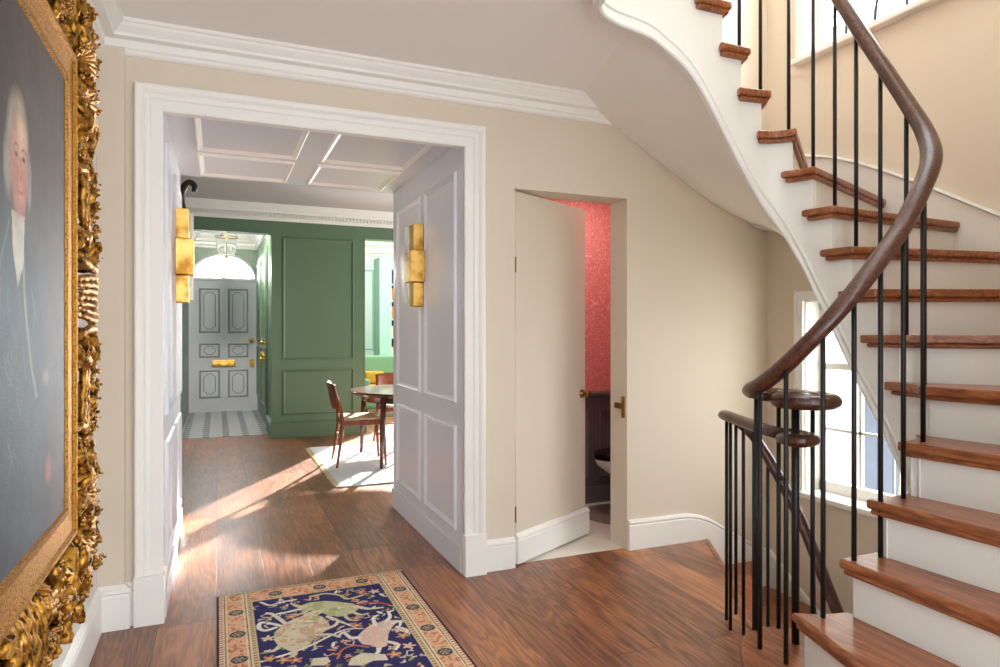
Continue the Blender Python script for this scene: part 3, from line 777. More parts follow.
# outer string: face towards the well
def s_of(x, y): return Sarc[sfind(x, y)]
SB = [(0, -.10), (s_of(2.10, 1.66), .02), (s_of(2.34, 1.665), .34), (s_of(2.5, 1.77), .62), (s_of(2.522, 1.86), .80), (s_of(2.527, 1.95), .97), (s_of(2.52, 2.05), 1.15), (s_of(2.508, 2.14), 1.335), (s_of(2.49, 2.25), 1.56), (s_of(2.44, 2.36), 1.83), (s_of(2.30, 2.408), 2.09), (s_of(2.18, 2.41), 2.27), (s_of(2.05, 2.41), 2.45), (s_of(1.95, 2.41), 2.545), (s_of(1.86, 2.41), 2.61), (s_of(1.76, 2.41), 2.655), (s_of(1.6, 2.41), 2.68), (s_of(1.46, 2.2), 2.69), (Sarc[-1], 2.69)]
SBc = cr([(a, b, 0) for a, b in SB], 6)
def zbot(s):
    for a, b in zip(SBc[:-1], SBc[1:]):
        if a.x <= s <= b.x: return a.y+(b.y-a.y)*(s-a.x)/max(1e-6, b.x-a.x)
    return SBc[-1].y if s > SBc[-1].x else SBc[0].y
def ztopf(s):
    z = Zt(1)
    for k in range(2, 16):
        if s >= SK[k]+.028: z = Zt(k)
    return z-.035
bm = new()
ns = 420; prev = None
svals = sorted([SK[2]+.032+(Sarc[-1]-SK[2]-.032)*i/ns for i in range(ns+1)])
for i in range(ns):
    sa, sb = svals[i], svals[i+1]
    za, zb_ = zbot(sa), zbot(sb); zt_ = ztopf((sa+sb)/2)
    p = [nat(sa, .036), nat(sb, .036), nat(sb, .064), nat(sa, .064)]
    v = [bm.verts.new((p[0].x, p[0].y, za)), bm.verts.new((p[1].x, p[1].y, zb_)), bm.verts.new((p[1].x, p[1].y, zt_)), bm.verts.new((p[0].x, p[0].y, zt_))]
    w = [bm.verts.new((p[3].x, p[3].y, za)), bm.verts.new((p[2].x, p[2].y, zb_)), bm.verts.new((p[2].x, p[2].y, zt_)), bm.verts.new((p[3].x, p[3].y, zt_))]
    bm.faces.new(v); bm.faces.new(w[::-1]); bm.faces.new((v[0], w[0], w[1], v[1])); bm.faces.new((v[3], v[2], w[2], w[3]))
bmesh.ops.remove_doubles(bm, verts=bm.verts, dist=1e-5)
obj('outer_string', bm, M['swhite'], stair)
# bead mouldings along the lower edge of the string
bm = new(); pts = []
s = SK[2]
while s < Sarc[-1]: pts.append((nat(s, .036), zbot(s))); s += .02
for dz, r in ((.005, .012), (.058, .008)):
    tube(bm, [(p.x, p.y, z+dz) for p, z in pts], r, 8)
obj('string_moulding', bm, M['swhite'], stair, smooth=True)
# soffit (ruled between string and walls)
pairs = [((1.74, 2.41), (2.0, 3.515, 2.772)), ((1.95, 2.41), (2.3, 3.515, 2.605)), ((2.05, 2.41), (2.635, 3.515, 2.419)), ((2.18, 2.41), (2.996, 3.515, 2.225)), ((2.30, 2.408), (3.30, 3.515, 2.115)), ((2.44, 2.36), (3.49, 3.515, 2.075)), ((2.49, 2.25), (3.49, 3.05, 1.98)), ((2.508, 2.14), (3.49, 2.5, 1.75)), ((2.527, 1.95), (3.49, 2.0, 1.45)), ((2.522, 1.86), (3.49, 1.4, 1.2)), ((2.44, 1.70), (3.3, .66, .9)), ((2.23, 1.66), (2.6, .66, .45)), ((2.0, 1.66), (2.1, .66, .05))]
A_ = []; B_ = []
for (x, y), o in pairs:
    s = s_of(x, y); p = nat(s, .062); A_.append((p.x, p.y, zbot(s)+.004)); B_.append(o)
A_[0] = (A_[0][0], A_[0][1], 2.772)
A_ = cr(A_, 6); B_ = cr(B_, 6)
bm = new(); rows = []
for a, b in zip(A_, B_): 
    rows.append([bm.verts.new(a.lerp(V((min(b.x, 3.498), min(b.y, 3.518), b.z)), j/8)) for j in range(9)])
for R0, R1 in zip(rows[:-1], rows[1:]):
    for k in range(8): bm.faces.new((R0[k], R0[k+1], R1[k+1], R1[k]))
obj('soffit', bm, M['soffit'], stair, smooth=True)
# wall string with bead
bm = new()
ws = [(.66, 1.25), (1.2, 1.45), (1.6, 1.68), (2.021, 1.93), (2.337, 2.119), (2.58, 2.257), (2.809, 2.373), (2.947, 2.431), (3.035, 2.46), (3.173, 2.50), (3.3, 2.55)]
rows = [[bm.verts.new(q) for q in [(XW-.002, y, z-.55), (XW-.02, y, z-.55), (XW-.02, y, z-.022), (XW-.034, y, z-.012), (XW-.03, y, z), (XW-.002, y, z)]] for y, z in ws]
rows += [[bm.verts.new(q) for q in [(x, YB-.002, z-.55), (x, YB-.02, z-.55), (x, YB-.02, z-.022), (x, YB-.034, z-.012), (x, YB-.03, z), (x, YB-.002, z)]] for x, z in [(3.38, 2.62), (3.0, 2.85), (2.6, 3.05), (2.2, 3.25), (1.9, 3.25)]]
for A, B in zip(rows[:-1], rows[1:]):
    for k in range(5): bm.faces.new((A[k], A[k+1], B[k+1], B[k]))
obj('wall_string', bm, M['swhite'], stair, smooth=False)

# handrail
def profrail(w=.036, h=.030):
    return [(w*math.cos(a)*(1 if math.sin(a) < .2 else .97), h*math.sin(a)) for a in [2*math.pi*k/16 for k in range(16)]]
rail = [(2.045, 1.875, 1.100), (2.02, 1.915, 1.10), (1.97, 1.915, 1.10), (1.935, 1.87, 1.10), (1.955, 1.80, 1.10), (2.02, 1.765, 1.10), (2.085, 1.785, 1.10), (2.122, 1.86, 1.10), (2.11, 1.955, 1.10), (2.04, 2.018, 1.105), (1.95, 2.018, 1.12), (1.882, 1.968, 1.135), (1.852, 1.884, 1.165), (1.856, 1.765, 1.25), (1.905, 1.665, 1.37), (2.0, 1.628, 1.485), (2.119, 1.62, 1.606), (2.232, 1.62, 1.724), (2.344, 1.628, 1.866), (2.45, 1.66, 2.0), (2.535, 1.74, 2.13), (2.568, 1.84, 2.285), (2.572, 1.95, 2.475), (2.568, 2.07, 2.69), (2.56, 2.18, 2.895), (2.545, 2.29, 3.09), (2.50, 2.39, 3.28), (2.40, 2.45, 3.46), (2.28, 2.468, 3.64), (2.14, 2.47, 3.80), (1.95, 2.47, 3.92), (1.65, 2.47, 4.0), (1.47, 2.43, 4.02), (1.40, 2.2, 4.02), (1.40, 1.0, 4.02)]
bm = new(); sweep(bm, cr(rail, 8), profrail(.037, .029))
hr = obj('handrail', bm, M['rail'], stair, smooth=True)
bm = new(); lathe(bm, [(0, 1.075), (.07, 1.075), (.10, 1.085), (.105, 1.10), (.10, 1.115), (.06, 1.125), (.055, 1.131), (0, 1.131)], (2.035, 1.875, 0), 28); obj('volute', bm, M['rail'], hr, smooth=True)
def railz(x, y, curve):
    best = min(curve, key=lambda p: (p.x-x)**2+(p.y-y)**2); return best.z
rc = cr(rail[8:], 8)
bal = [(1.838, 1.884, Zt(0)), (1.838, 1.762, Zt(0)), (1.94, 2.008, Zt(0)), (2.032, 1.985, Zt(0)), (2.085, 1.87, Zt(0)), (1.898, 1.659, Zt(1)), (2.0, 1.622, Zt(2)), (2.119, 1.614, Zt(2)), (2.232, 1.612, Zt(3)), (2.344, 1.618, Zt(4)), (2.535, 1.745, Zt(5)), (2.565, 1.84, Zt(6)), (2.572, 1.96, Zt(7)), (2.565, 2.07, Zt(8)), (2.555, 2.17, Zt(9)), (2.54, 2.275, Zt(10)), (2.505, 2.385, Zt(11)), (2.395, 2.452, Zt(12)), (2.28, 2.468, Zt(13)), (2.14, 2.47, Zt(14)), (1.98, 2.47, Zt(15)), (1.84, 2.47, Zt(15)), (1.70, 2.47, Zt(15))]
for i, (x, y, z) in enumerate(bal):
    zt_ = 1.10 if i in (2, 3, 4) else railz(x, y, rc)-.02
    bm = new(); tube(bm, [(x, y, z-.004), (x, y, zt_)], .0085, 10); obj('baluster', bm, M['iron'], stair, smooth=True)
bm = new(); tube(bm, [(1.99, 1.863, Zt(0)-.004), (1.99, 1.863, 1.08)], .014, 14); obj('newel_post', bm, M['iron'], stair, smooth=True)

# ------------------------------------------------------------------ lower stair
low = thing('staircase', 'lower flight of dark oak steps descending beneath the curving stair, with a scrolled handrail', 'staircase', (2.3, 2.5, 0))
E_ = [((2.30, 2.47), (2.955, 3.515)), ((2.41, 2.45), (3.40, 3.515)), ((2.475, 2.36), (3.49, 3.10)), ((2.50, 2.27), (3.49, 2.62)), ((2.51, 2.14), (3.49, 2.2)), ((2.53, 1.98), (3.49, 1.85)), ((2.54, 1.84), (3.49, 1.4)), ((2.5, 1.70), (3.3, .66))]
for k in range(7):
    (a, b), (c, d) = E_[k], E_[k+1]; z = -RR*(k+1)
    poly = [a, b]+([(3.49, 3.515)] if k == 1 else [])+[d, c]
    if k == 6: poly = [a, b, (3.49, .66), d, c]
    # extend under previous
    bm = new(); prism(bm, poly, z-.034, z); obj('tread', bm, M['tread'], low, bevel=.008)
    (a, b) = E_[k]; dd = (V((*b, 0))-V((*a, 0))).normalized(); nn = V((-dd.y, dd.x, 0))
    if nn.dot(V((*c, 0))-V((*a, 0))) > 0: nn = -nn
    bm = new(); prism(bm, [(p.x, p.y) for p in (V((*a, 0)), V((*b, 0)), V((*b, 0))+nn*.02, V((*a, 0))+nn*.02)] if k else [(p.x, p.y) for p in (V((*a, 0))+nn*.001, V((*b, 0))+nn*.001, V((*b, 0))+nn*.018, V((*a, 0))+nn*.018)], z-.0, z+RR-.036); obj('riser', bm, M['tread'], low)
rl = [(2.03, 1.84, .955), (2.02, 1.89, .955), (1.985, 1.90, .955), (1.955, 1.86, .955), (1.975, 1.82, .955), (2.03, 1.825, .957), (2.05, 1.89, .958), (2.03, 1.99, .96), (2.05, 2.09, .962), (2.08, 2.19, .965), (2.12, 2.30, .968), (2.152, 2.39, .97), (2.20, 2.475, .966), (2.29, 2.515, .94), (2.39, 2.475, .84), (2.455, 2.38, .65), (2.50, 2.27, .42), (2.512, 2.14, .16), (2.53, 2.0, -.1), (2.55, 1.86, -.32), (2.52, 1.74, -.5), (2.4, 1.70, -.65)]
bm = new(); sweep(bm, cr(rl, 8), profrail(.031, .024)); hr = obj('handrail', bm, M['rail'], low, smooth=True)
bm = new(); lathe(bm, [(0, .932), (.05, .932), (.07, .942), (.075, .955), (.07, .968), (.04, .976), (0, .976)], (2.0, 1.865, 0), 24); obj('volute', bm, M['rail'], hr, smooth=True)
rlc = cr(rl[6:], 8)
for x, y, z in [(2.152, 2.385, 0), (2.213, 2.478, 0), (2.30, 2.512, 0), (2.172, 2.325, 0), (2.075, 2.16, 0), (2.42, 2.43, -RR), (2.478, 2.33, -2*RR), (2.505, 2.24, -3*RR), (2.512, 2.14, -3*RR), (2.53, 2.0, -4*RR)]:
    bm = new(); tube(bm, [(x, y, z), (x, y, railz(x, y, rlc)-.015)], .008, 10); obj('baluster', bm, M['iron'], low, smooth=True)

# ------------------------------------------------------------------ vertex-painted surfaces
class Raster:
    def __init__(s, u0, u1, v0, v1, step):
        s.nu = int(round((u1-u0)/step))+1; s.nv = int(round((v1-v0)/step))+1
        s.u = np.linspace(u0, u1, s.nu); s.v = np.linspace(v0, v1, s.nv)
        s.U, s.Vv = np.meshgrid(s.u, s.v); s.c = np.zeros((s.nv, s.nu, 3))
    def put(s, mask, rgb, a=1.0):
        c = np.array(s2l(rgb)[:3]); m = (np.clip(mask, 0, 1)*a)[..., None] if mask.dtype != bool else (mask.astype(float)*a)[..., None]
        s.c = s.c*(1-m)+c*m
    def poly(s, pts):
        m = np.zeros(s.U.shape, bool); n = len(pts)
        for i in range(n):
            x0, y0 = pts[i][:2]; x1, y1 = pts[(i+1) % n][:2]
            if y0 == y1: continue
            cond = ((s.Vv >= min(y0, y1)) & (s.Vv < max(y0, y1)))
            xi = x0+(s.Vv-y0)*(x1-x0)/(y1-y0); m ^= cond & (s.U < xi)
        return m
    def stroke(s, pts, w, w1=None):
        P = cr([(p[0], p[1], 0) for p in pts], 5); m = np.zeros(s.U.shape, bool); n = len(P)
        for i in range(n-1):
            a, b = P[i], P[i+1]; d = b-a; L2 = max(1e-9, d.length_squared)
            t = np.clip(((s.U-a.x)*d.x+(s.Vv-a.y)*d.y)/L2, 0, 1)
            ww = w if w1 is None else w+(w1-w)*i/(n-1)
            m |= (s.U-a.x-t*d.x)**2+(s.Vv-a.y-t*d.y)**2 < (ww/2)**2
        return m
    def ell(s, cx, cy, a, b, soft=None, rot=0):
        du, dv = s.U-cx, s.Vv-cy
        if rot: du, dv = du*math.cos(rot)+dv*math.sin(rot), -du*math.sin(rot)+dv*math.cos(rot)
        q = np.sqrt((du/a)**2+(dv/b)**2)
        return q < 1 if soft is None else np.clip((1+soft-q)/(2*soft), 0, 1)
    def star(s, cx, cy, r, k=5, rot=0):
        an = np.arctan2(s.Vv-cy, s.U-cx)+rot; d = np.hypot(s.U-cx, s.Vv-cy)
        return d < r*(.70+.30*np.cos(k*an))
    def noise(s, seed, cell, amp):
        rs = np.random.RandomState(seed); g = rs.rand(int((s.v[-1]-s.v[0])/cell)+3, int((s.u[-1]-s.u[0])/cell)+3)
        x = (s.U-s.u[0])/cell; y = (s.Vv-s.v[0])/cell; xi = x.astype(int); yi = y.astype(int); fx = x-xi; fy = y-yi
        fx = fx*fx*(3-2*fx); fy = fy*fy*(3-2*fy)
        n = (g[yi, xi]*(1-fx)+g[yi, xi+1]*fx)*(1-fy)+(g[yi+1, xi]*(1-fx)+g[yi+1, xi+1]*fx)*fy
        return 1+(n-.5)*2*amp
    def mesh(s, name, fn):
        me = bpy.data.meshes.new(name)
        co = fn(s.U.ravel(), s.Vv.ravel()); nv, nu = s.nv, s.nu
        i = np.arange(nv*nu).reshape(nv, nu)
        q = np.stack([i[:-1, :-1], i[:-1, 1:], i[1:, 1:], i[1:, :-1]], -1).reshape(-1, 4)
        me.from_pydata(co.tolist(), [], q.tolist())
        at = me.color_attributes.new('Col', 'FLOAT_COLOR', 'POINT')
        at.data.foreach_set('color', np.concatenate([np.clip(s.c, 0, 1).reshape(-1, 3), np.ones((nv*nu, 1))], 1).ravel().astype(np.float32))
        me.update(); return me

# hall rug
r = Raster(0.0, .965, 1.55, 3.70, .0035)
SAL, CRM, NAV = (228, 178, 144), (230, 216, 184), (60, 58, 102)
r.c[:] = s2l(SAL)[:3]
x0, x1, y0, y1 = 0, .965, 1.55, 3.70
def band(a, b):   # ring between inset a and b (side border) ; ends use same
    ins = np.minimum(np.minimum(r.U-x0, x1-r.U), np.minimum(y1-r.Vv, r.Vv-y0))
    return (ins >= a) & (ins < b)
r.put(r.noise(3, .012, .5) > 1.12, (198, 128, 96)); r.put(r.noise(4, .014, .5) > 1.2, (226, 190, 150))
side = np.minimum(r.U-x0, x1-r.U); end_ = np.minimum(y1-r.Vv, r.Vv-y0)
def sband(a, b, rgb, m=None):
    q = (side >= a) & (side < b)
    if m is not None: q = q & m
    r.put(q, rgb)
sband(0, .007, (44, 42, 70)); sband(.007, .030, CRM); sband(.010, .026, (196, 120, 92), (np.mod(r.Vv, .022) < .011)); sband(.033, .037, (60, 70, 76)); sband(.037, .044, CRM)
sband(.126, .131, (70, 84, 80)); sband(.131, .137, CRM); sband(.137, .160, (206, 190, 150)); sband(.141, .156, (172, 108, 84), (np.mod(r.Vv, .024) < .010)); sband(.118, .124, CRM)
r.put((end_ < .008), (196, 186, 160)); r.put((end_ >= .008) & (end_ < .012), (88, 80, 76))
fld = (side >= .162) & (end_ >= .150)
r.put((side >= .156) & (end_ >= .142) & ~fld, (206, 190, 150))
r.put(fld, NAV); r.put(fld & (r.noise(9, .02, .5) > 1.25), (52, 52, 100))
rs = random.Random(5)
for (cxm, cym) in [(.085, 3.444-.25*i) for i in range(8)]+[(.885, 3.429-.25*i) for i in range(8)]+[(.278, 3.622), (.5, 3.622), (.723, 3.622)]+[(.278, 1.625), (.5, 1.625), (.723, 1.625)]:
    r.put(r.ell(cxm, cym, .040, .040), (222, 196, 158)); r.put(r.ell(cxm, cym, .034, .034), (88, 88, 92))
    for q in range(6): r.put(r.ell(cxm+.018*math.cos(q), cym+.018*math.sin(q), .006, .006), (180, 160, 132))
    r.put(r.ell(cxm, cym, .009, .009), (196, 150, 120))
def F(m): return m & fld
rs = random.Random(11)
for i in range(330):
    x, y = rs.uniform(.17, .80), rs.uniform(1.71, 3.54); c = rs.choice([(206, 200, 172), (214, 150, 106), (222, 186, 166), (150, 160, 112), (200, 196, 180), (222, 214, 196)])
    k = rs.random(); a = rs.random()*6.28
    if k < .35: r.put(r.ell(x, y, rs.uniform(.012, .022), .006, rot=a) & fld, c); r.put(r.ell(x+.012*math.cos(a+1), y+.012*math.sin(a+1), .012, .005, rot=a+1) & fld, c)
    elif k < .6: r.put(r.star(x, y, rs.uniform(.014, .024), rs.choice([4, 5, 6]), a) & fld, c); r.put(r.ell(x, y, .005, .005) & fld, (90, 84, 70))
    else: r.put(r.stroke([(x, y), (x+.025*math.cos(a), y+.025*math.sin(a)), (x+.04*math.cos(a+.9), y+.04*math.sin(a+.9))], .007) & fld, c)
def motif(dy, flip):
    f = (lambda p: ((.483*2-p[0]) if flip else p[0], p[1]+dy))
    fp = lambda L: [f(p) for p in L]
    W1, W2, PK, OR, GR = (222, 214, 188), (236, 232, 220), (232, 198, 182), (214, 150, 106), (150, 160, 112)
    st = lambda L, w, c, w1=None: r.put(F(r.stroke(fp(L), w, w1)), c)
    st([(.171, 2.892), (.27, 2.917), (.369, 2.958), (.437, 3.003), (.534, 3.055), (.61, 3.039)], .016, W2, .010)
    st([(.223, 3.38), (.245, 3.357), (.272, 3.289), (.297, 3.211)], .022, W1)
    st([(.246, 3.2), (.201, 3.187), (.176, 3.23), (.191, 3.283), (.237, 3.247), (.283, 3.194)], .020, W2)
    b1 = [(.236, 3.15), (.286, 3.226), (.342, 3.27), (.398, 3.298), (.458, 3.245), (.476, 3.179), (.478, 3.111), (.447, 3.076), (.404, 3.033), (.371, 2.972), (.332, 2.946), (.284, 2.938), (.243, 3.012), (.23, 3.076)]
    m = F(r.poly(fp(b1))); r.put(m, (222, 208, 180)); r.put(m & (r.noise(11, .03, .5) > 1.1), (216, 180, 152)); r.put(m & (r.noise(12, .02, .5) > 1.22), (188, 180, 140))
    b2 = [(.385, 3.415), (.429, 3.434), (.498, 3.424), (.563, 3.385), (.625, 3.332), (.632, 3.254), (.59, 3.217), (.533, 3.206), (.485, 3.244), (.465, 3.288), (.416, 3.334), (.384, 3.348)]
    m = F(r.poly(fp(b2))); r.put(m, (200, 198, 160)); r.put(m & (r.noise(13, .03, .5) > 1.15), (182, 186, 136))
    st([(.632, 3.291), (.679, 3.245), (.747, 3.231)], .03, W1, .014); st([(.271, 3.353), (.324, 3.359), (.387, 3.376)], .020, W2); st([(.483, 3.227), (.525, 3.158), (.576, 3.07)], .022, W1, .01)
    for L, w in (([(.26, 3.02), (.22, 2.97), (.19, 2.98)], .024), ([(.30, 2.95), (.30, 2.90), (.27, 2.88)], .024), ([(.44, 3.09), (.50, 3.12), (.52, 3.16)], .024), ([(.42, 3.05), (.47, 3.03), (.50, 2.99)], .022), ([(.40, 3.29), (.44, 3.31), (.47, 3.30)], .04)): st(L, w, (222, 208, 180), .014)
    for L, w in (([(.42, 3.35), (.37, 3.31), (.33, 3.32)], .022), ([(.46, 3.29), (.43, 3.27), (.40, 3.275)], .020), ([(.60, 3.24), (.63, 3.19), (.665, 3.19)], .022), ([(.56, 3.215), (.57, 3.16), (.60, 3.13)], .020), ([(.39, 3.38), (.36, 3.42), (.34, 3.46)], .032)): st(L, w, (212, 208, 172), .012)
    for L in ([(.64, 2.83), (.62, 2.78), (.58, 2.77)], [(.69, 2.86), (.72, 2.82), (.70, 2.78)], [(.76, 2.99), (.79, 2.94), (.77, 2.90)]): st(L, .022, W2, .012)
    b3 = [(.577, 2.974), (.622, 3.034), (.668, 3.064), (.727, 3.082), (.783, 3.058), (.733, 2.993), (.705, 2.935), (.674, 2.829), (.639, 2.816), (.61, 2.856), (.579, 2.884), (.569, 2.932)]
    m = F(r.poly(fp(b3))); r.put(m, PK); r.put(m & (r.noise(14, .03, .5) > 1.02), (226, 208, 190))
    for L in ([(.672, 3.052), (.679, 3.127), (.704, 3.151)], [(.723, 3.064), (.755, 3.112), (.76, 3.174)], [(.751, 3.039), (.787, 3.047), (.775, 3.001)], [(.579, 2.952), (.544, 2.967), (.523, 3.028), (.5, 3.007)]): st(L, .022, W2, .012)
    st([(.459, 2.796), (.489, 2.865), (.542, 2.885), (.596, 2.848)], .012, (206, 120, 104))
    for L in ([(.347, 2.781), (.366, 2.836), (.423, 2.825), (.428, 2.783), (.401, 2.758)], [(.488, 2.722), (.509, 2.775), (.563, 2.806), (.65, 2.755), (.649, 2.702), (.593, 2.721), (.541, 2.699)]): r.put(F(r.poly(fp(L))), W1)
    st([(.202, 3.53), (.24, 3.476), (.296, 3.491), (.366, 3.5)], .013, W2); st([(.438, 3.51), (.512, 3.519), (.577, 3.471), (.61, 3.405), (.687, 3.424)], .016, (206, 200, 150)); st([(.636, 3.315), (.722, 3.31), (.782, 3.254)], .02, (176, 84, 96))
    for i, p in enumerate([(.325, 3.294), (.208, 3.101), (.591, 3.08), (.761, 2.896), (.76, 2.793), (.606, 3.158), (.683, 2.741), (.753, 3.45), (.691, 3.47), (.2, 2.906), (.764, 2.958), (.298, 2.851), (.254, 2.87)]):
        x, y = f(p); r.put(F(r.star(x, y, .032, 5, i)), (OR, PK, (206, 136, 110))[i % 3]); r.put(F(r.ell(x, y, .007, .007)), (220, 210, 150))
    for i, p in enumerate([(.187, 2.966), (.463, 2.933), (.449, 2.882), (.74, 2.677), (.721, 3.179), (.304, 3.43), (.214, 3.29), (.401, 3.211), (.513, 3.08), (.534, 3.295), (.777, 3.174), (.512, 2.927), (.25, 3.45), (.57, 3.52), (.42, 3.47), (.72, 3.38), (.78, 3.39)]):
        x, y = f(p); r.put(F(r.ell(x, y, .022, .008, rot=i*1.3)), (GR, W2, OR)[i % 3]); r.put(F(r.ell(x+.015, y+.012, .014, .006, rot=i*.7+1)), (W1, GR, PK)[i % 3])
motif(0, False); motif(-.93, True)
r.c *= r.noise(21, .007, .10)[..., None]*r.noise(22, .05, .06)[..., None]
rug = thing('rug', 'patterned wool runner with navy field, pale beasts and salmon border on the hall floor', 'rug', (.4825, 2.63, 0))
me = r.mesh('pile', lambda U, W: np.stack([U-.4825, W-2.63, np.full_like(U, .0085)], -1)); me.materials.append(M['rug'])
o = bpy.data.objects.new('pile', me); COL.objects.link(o); o.parent = rug
bm = new(); box(bm, 0.001, .964, 1.551, 3.699, .001, .0083); obj('backing', bm, mat('rug_edge_navy', (40, 38, 62), .95), rug)
bm = new()
for i in range(100):
    x = .003+i*.0097; tube(bm, [(x, 3.695, .007), (x+random.uniform(-.004, .004), 3.715+random.uniform(0, .006), .004)], .002, 4)
obj('fringe', bm, M['fringe'], rug)['kind'] = 'stuff'

# portrait canvas
X0 = -.418
r = Raster(1.30, 2.40, .77, 2.16, .0036)
r.c[:] = s2l((80, 68, 64))[:3]
bg = np.clip((r.Vv-.8)/1.3, 0, 1)
r.put(np.clip(1-np.abs(r.Vv-1.15)/.75, 0, 1)*.9, (62, 66, 80)); r.put(r.ell(2.15, 1.75, .3, .35, .6), (88, 78, 74)); r.put(r.ell(1.5, 1.9, .25, .5, .6), (56, 50, 50))
_U, _V = r.U, r.Vv
r.U = _U+.12; r.Vv = _V+.065
coat = [(1.45, .77), (1.50, 1.1), (1.60, 1.42), (1.76, 1.58), (1.88, 1.66), (1.99, 1.66), (2.12, 1.56), (2.22, 1.36), (2.28, 1.05), (2.30, .77)]
r.put(r.poly(coat), (52, 64, 76), .9)
r.put(r.ell(1.85, 1.35, .14, .35, .5), (74, 90, 100), .8); r.put(r.ell(2.12, 1.2, .10, .4, .5), (60, 72, 84), .8)
rs = random.Random(3)
for i in range(26):
    z = 1.0+rs.random()*.6; y = 1.86+rs.random()*.22
    r.put(r.stroke([(y, z), (y+rs.uniform(-.02, .04), z-.04), (y+rs.uniform(0, .05), z-.08)], .006), (122, 130, 118), .45)
r.put(r.stroke([(1.99, 1.66), (2.01, 1.5), (2.06, 1.36), (2.12, 1.26)], .020), (150, 152, 132), .8)
r.put(r.stroke([(1.88, 1.66), (1.80, 1.52), (1.78, 1.3)], .012), (120, 122, 108), .6)
r.put(r.poly([(1.90, 1.69), (2.01, 1.69), (2.0, 1.58), (1.95, 1.52), (1.91, 1.60)]), (206, 200, 184), .9)
r.put(r.ell(1.955, 1.86, .085, .105, .2), (170, 160, 140)); r.put(r.ell(1.875, 1.79, .035, .07, .3), (168, 156, 140), .9); r.put(r.ell(2.05, 1.78, .022, .06, .3), (168, 156, 140), .8)
r.put(r.ell(1.965, 1.80, .068, .118, .14), (200, 156, 134)); r.put(r.ell(1.965, 1.745, .055, .05, .25), (200, 138, 120), .7); r.put(r.ell(1.965, 1.87, .055, .04, .4), (222, 184, 160), .8)
for e in (1.938, 2.0): r.put(r.ell(e, 1.822, .013, .006, .3), (66, 44, 40)); r.put(r.stroke([(e-.018, 1.838), (e, 1.846), (e+.018, 1.84)], .006), (120, 84, 68), .8)
r.put(r.stroke([(1.972, 1.82), (1.982, 1.785), (1.974, 1.77)], .009), (168, 106, 92), .9); r.put(r.stroke([(1.955, 1.742), (1.972, 1.739), (1.992, 1.742)], .007), (160, 84, 76), .8); r.put(r.stroke([(1.962, 1.732), (1.975, 1.730), (1.986, 1.733)], .005), (216, 140, 120), .6); r.put(r.ell(1.925, 1.80, .03, .10, .8), (150, 104, 84), .55); r.put(r.ell(1.97, 1.70, .04, .018, .6), (158, 108, 90), .5); r.put(r.ell(2.005, 1.77, .02, .03, .5), (206, 118, 106), .5); r.put(r.ell(1.925, 1.77, .02, .03, .5), (206, 118, 106), .5)
r.put(r.ell(1.78, 1.50, .035, .05, .4), (206, 110, 96), .5)
r.put(r.ell(2.25, 1.05, .03, .035, .5), (176, 96, 96), .6); r.put(r.ell(2.22, 1.3, .03, .02, .5), (150, 130, 120), .6)
r.put(r.ell(2.02, 1.05, .12, .25, .5), (66, 84, 98), .7)
r.U, r.Vv = _U, _V
r.c *= .78*r.noise(31, .05, .16)[..., None]*r.noise(32, .012, .10)[..., None]
pic = thing('framed_portrait', 'large oil portrait of a white-haired man in ornate gilt frame on left wall', 'painting', (-.499, 1.85, .55))
me = r.mesh('canvas', lambda U, W: np.stack([np.full_like(U, X0)+.499, U-1.85, W-.55], -1)); me.materials.append(M['canvas'])
o = bpy.data.objects.new('canvas', me); COL.objects.link(o); o.parent = pic
bm = new(); box(bm, -.498, X0-.002, 1.30, 2.40, .77, 2.16); obj('stretcher', bm, M['carve'], pic)
# inner gilt moulding
iy0, iy1, iz0, iz1 = 1.36, 2.34, .827, 2.107
bm = new(); XF = -.41
rings = []
for ins, x in [(0, X0), (0, XF-.01), (-.006, XF), (-.03, XF-.006), (-.05, XF-.004), (-.085, XF-.002), (-.092, XF+.008), (-.102, XF+.008), (-.108, XF-.004), (-.112, -.46), (-.112, -.498)]:
    rings.append([bm.verts.new(p) for p in [(x, iy0+ins, iz0+ins), (x, iy1-ins, iz0+ins), (x, iy1-ins, iz1-ins), (x, iy0+ins, iz1-ins)]])
for A, B in zip(rings[:-1], rings[1:]):
    for k in range(4): bm.faces.new((A[k], A[(k+1) % 4], B[(k+1) % 4], B[k]))
obj('inner_moulding', bm, M['gold2'], pic)
# carved ornament helpers in frame plane: (y, z) with depth x
XO = -.428
def leafm(bm, y, z, ang, L, W, curl=.03, ribs=5, x=XO, depth=.02):
    nu, nv = 9, 2*ribs+1; rows = []
    for i in range(nu):
        t = i/(nu-1); w = W*math.sin(math.pi*min(1, t*.92+.06))**.7*(1-.35*t); row = []
        a = ang+curl*8*(t*t)
        cy = y+L*t*math.cos(ang+curl*4*t); cz = z+L*t*math.sin(ang+curl*4*t)
        for j in range(nv):
            q = (j/(nv-1)-.5)*2; rib = .012*(1 if j % 2 == 0 else -.3)*(1-abs(q)*.3)
            lobes = 1+.18*math.cos(t*math.pi*7)*abs(q)
            yy = cy-math.sin(a)*q*w/2*lobes; zz = cz+math.cos(a)*q*w/2*lobes
            row.append(bm.verts.new((x+depth*math.sin(math.pi*t)+.018*math.cos(q*1.5)*min(1, 4*t+.3)+rib+.014*t*t, yy, zz)))
        rows.append(row)
    for A, B in zip(rows[:-1], rows[1:]):
        for j in range(nv-1): bm.faces.new((A[j], A[j+1], B[j+1], B[j]))
    # back skin so the carving has thickness
    bk = [[bm.verts.new((x-.035, v.co.y, v.co.z)) for v in (R_[0], R_[-1])] for R_ in rows]
    for i in range(nu-1):
        bm.faces.new((rows[i][0], bk[i][0], bk[i+1][0], rows[i+1][0])); bm.faces.new((rows[i][-1], rows[i+1][-1], bk[i+1][1], bk[i][1]))
